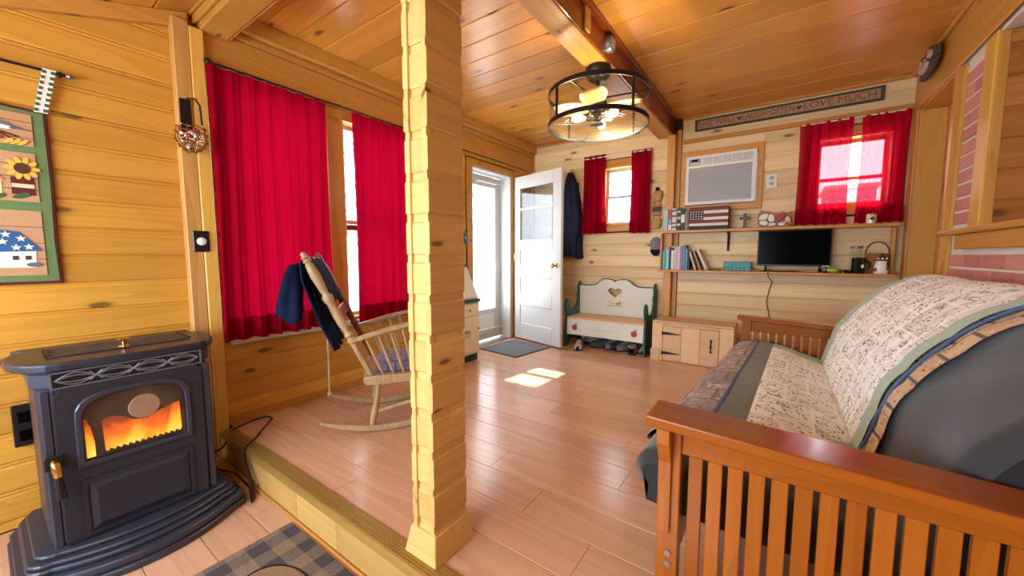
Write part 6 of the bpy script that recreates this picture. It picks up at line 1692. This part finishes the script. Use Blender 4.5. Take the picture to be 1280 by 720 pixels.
# underside and ends of the mattress: a thick pad following the same line
def pad_end(y, flip):
    N_ = 40
    top = [surf(PL * i / N_, y, -0.03) for i in range(N_ + 1)]
    return top
th = 0.16
sec = [surf(PL * i / 40, MY0, -0.012) for i in range(41)]
def under(i, y, d):
    return surf(PL * i / 40, y, -d)
pad = MB()
rows = []
ysn = [MY0 + 0.002, MY0 + 0.03, 1.6, 2.2, 2.8, MY1 - 0.03, MY1 - 0.002]
low_line = [(-0.165, 0.295), (-0.05, 0.285), (0.10, 0.285), (0.25, 0.285), (0.40, 0.31), (0.50, 0.45), (0.58, 0.60), (0.68, 0.74), (0.765, 0.82)]
LA = arcs(low_line)
def low_at(t):
    s = t * LA[-1]; i = min(max(j for j in range(len(LA)) if LA[j] <= s + 1e-9), len(low_line) - 2)
    f = (s - LA[i]) / (LA[i + 1] - LA[i])
    return low_line[i][0] * (1 - f) + low_line[i + 1][0] * f, low_line[i][1] * (1 - f) + low_line[i + 1][1] * f
NS = 40
for yi, y in enumerate(ysn):
    d_ = 0.012 if 0 < yi < len(ysn) - 1 else 0.036
    for i in range(NS + 1): pad.v.append(surf(PL * i / NS, y, -d_) - FO)
    for i in range(NS + 1):
        x, z = low_at(1 - i / NS); pad.v.append(Vector((skew(x, y), y, z)) - FO)
M_ = 2 * (NS + 1)
for yi in range(len(ysn) - 1):
    for i in range(M_):
        j = (i + 1) % M_; pad.f.append((yi * M_ + i, yi * M_ + j, (yi + 1) * M_ + j, (yi + 1) * M_ + i))
for yi in (0, len(ysn) - 1):
    for i in range(NS):
        a, b_, c_, d_ = i, i + 1, M_ - 2 - i, M_ - 1 - i
        pad.f.append(tuple(yi * M_ + k_ for k_ in (a, b_, c_, d_)))
pad.build('mattress_pad', 'mattress_black', ft, smooth=True)
F(MB().tube([tuple(surf(0.015, MY0 + 0.045 + (MY1 - MY0 - 0.09) * i / 20, -0.002)) for i in range(21)], 0.006, 6)).build('piping', 'black_plastic', ft)

def quilt_sheet(s0, s1, y0, y1, lift, phase=0.0, wob=0.004):
    """a quilted sheet lying on the mattress between s0..s1 along it and y0..y1 across (numbers or functions of s)"""
    g = lambda q, s: q(s) if callable(q) else q
    def f(u, v):
        s = s0 + (s1 - s0) * u
        y = g(y0, s) * (1 - v) + g(y1, s) * v
        px = abs(math.sin(PI * s / 0.155 + phase)) * abs(math.sin(PI * y / 0.12 + phase))
        l = lift + 0.009 * math.sqrt(px) + wob * math.sin(9 * y + 5 * s + phase)
        return surf(s, y, l) - FO2
    return f
CR = 0.62             # the crease, measured along the mattress
def sm(a, b, x):
    t = max(0, min(1, (x - a) / (b - a))); return t * t * (3 - 2 * t)
near_c = lambda s: 1.38 + 0.34 * sm(CR - 0.30, CR + 0.02, s) + 0.02 * math.sin(7 * s)      # near edge of the cream quilt
near_l = lambda s: 1.36 + 0.245 * sm(CR - 0.20, CR + 0.06, s) - 0.02 * math.sin(5 * s)     # near edge of the lodge quilt
# lodge quilt below: whole width of the seat front, its tan side showing at the near edge of the back
lq = thing('lodge_quilt', 'brown and mauve patterned quilt under the cream one, at the seat front', 'quilt', (0.25, 2.1, 0.45))
FO2 = Vector((0.25, 2.1, 0.45))
S_A = 0.075           # seat front, measured along the mattress
S_SAGE0, S_SAGE1 = 0.235, 0.305
S_A = 0.075
lf = quilt_sheet(S_A, 0.66, near_l, 3.125, 0.011)
MB().grid(lf, 40, 90, lambda u, v: (S_A + u * (0.66 - S_A), 1.2 + 1.9 * v)).build('seat_piece', 'quilt_lodge', lq, smooth=2)
lb = quilt_sheet(0.62, PL - 0.02, near_l, 2.0, 0.012, 1.0)
MB().grid(lb, 40, 24, lambda u, v: (0.62 + u * (PL - 0.64), 1.585 + 0.415 * v)).build('back_piece', 'quilt_tan', lq, smooth=2, label='tan patchwork side strip')
m = MB().tube([surf(S_A, y, 0.014) - FO2 for y in [1.37 + 1.755 * i / 40 for i in range(41)]], 0.008, 7)
m.tube([surf(S_A + (0.66 - S_A) * i / 30, 3.125, 0.006) - FO2 for i in range(31)], 0.010, 7)
m.build('binding', 'navy_binding', lq, smooth=True)
# cream quilt above
cq = thing('cream_quilt', 'cream printed quilt with sage border over the futon back and seat', 'quilt', (0.25, 2.1, 0.45))
QS0, QS1 = S_SAGE1, PL - 0.075
QY1 = 2.95
nb = lambda s: near_c(s) + 0.10
cf = quilt_sheet(QS0, QS1, nb, QY1, 0.026, 0.4)
def cuv(u, v):
    s = QS0 + u * (QS1 - QS0); return (s, nb(s) * (1 - v) + QY1 * v)
MB().grid(cf, 110, 110, cuv).build('centre', 'quilt_cream', cq, smooth=2)
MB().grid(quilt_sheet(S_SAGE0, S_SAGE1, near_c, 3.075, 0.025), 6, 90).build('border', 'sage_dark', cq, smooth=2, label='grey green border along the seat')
MB().grid(quilt_sheet(S_SAGE1, QS1, near_c, nb, 0.026, 0.4), 90, 8).build('border', 'sage', cq, smooth=2)
MB().grid(quilt_sheet(S_SAGE1, QS1, QY1, 3.075, 0.026, 0.4), 90, 8).build('border', 'sage', cq, smooth=2)
MB().grid(quilt_sheet(QS1, QS1 + 0.06, near_c, 3.075, 0.026), 5, 90).build('border', 'sage', cq, smooth=2)
m = MB().tube([surf(S_SAGE0 - 0.006, y, 0.024) - FO2 for y in [1.39 + 1.67 * i / 40 for i in range(41)]], 0.009, 7)
m.tube([surf(s, near_c(s) - 0.004, 0.026) - FO2 for s in [S_SAGE0 + (QS1 + 0.06 - S_SAGE0) * i / 60 for i in range(61)]], 0.0055, 7)
m.build('binding', 'blue_binding', cq, smooth=True, label='blue binding')
m = MB().tube([surf(S_SAGE0 + (QS1 + 0.06 - S_SAGE0) * i / 60, 3.088, 0.016) - FO2 for i in range(61)], 0.013, 7)
m.build('binding', 'navy_binding', cq, smooth=True, label='dark navy binding on the far side')
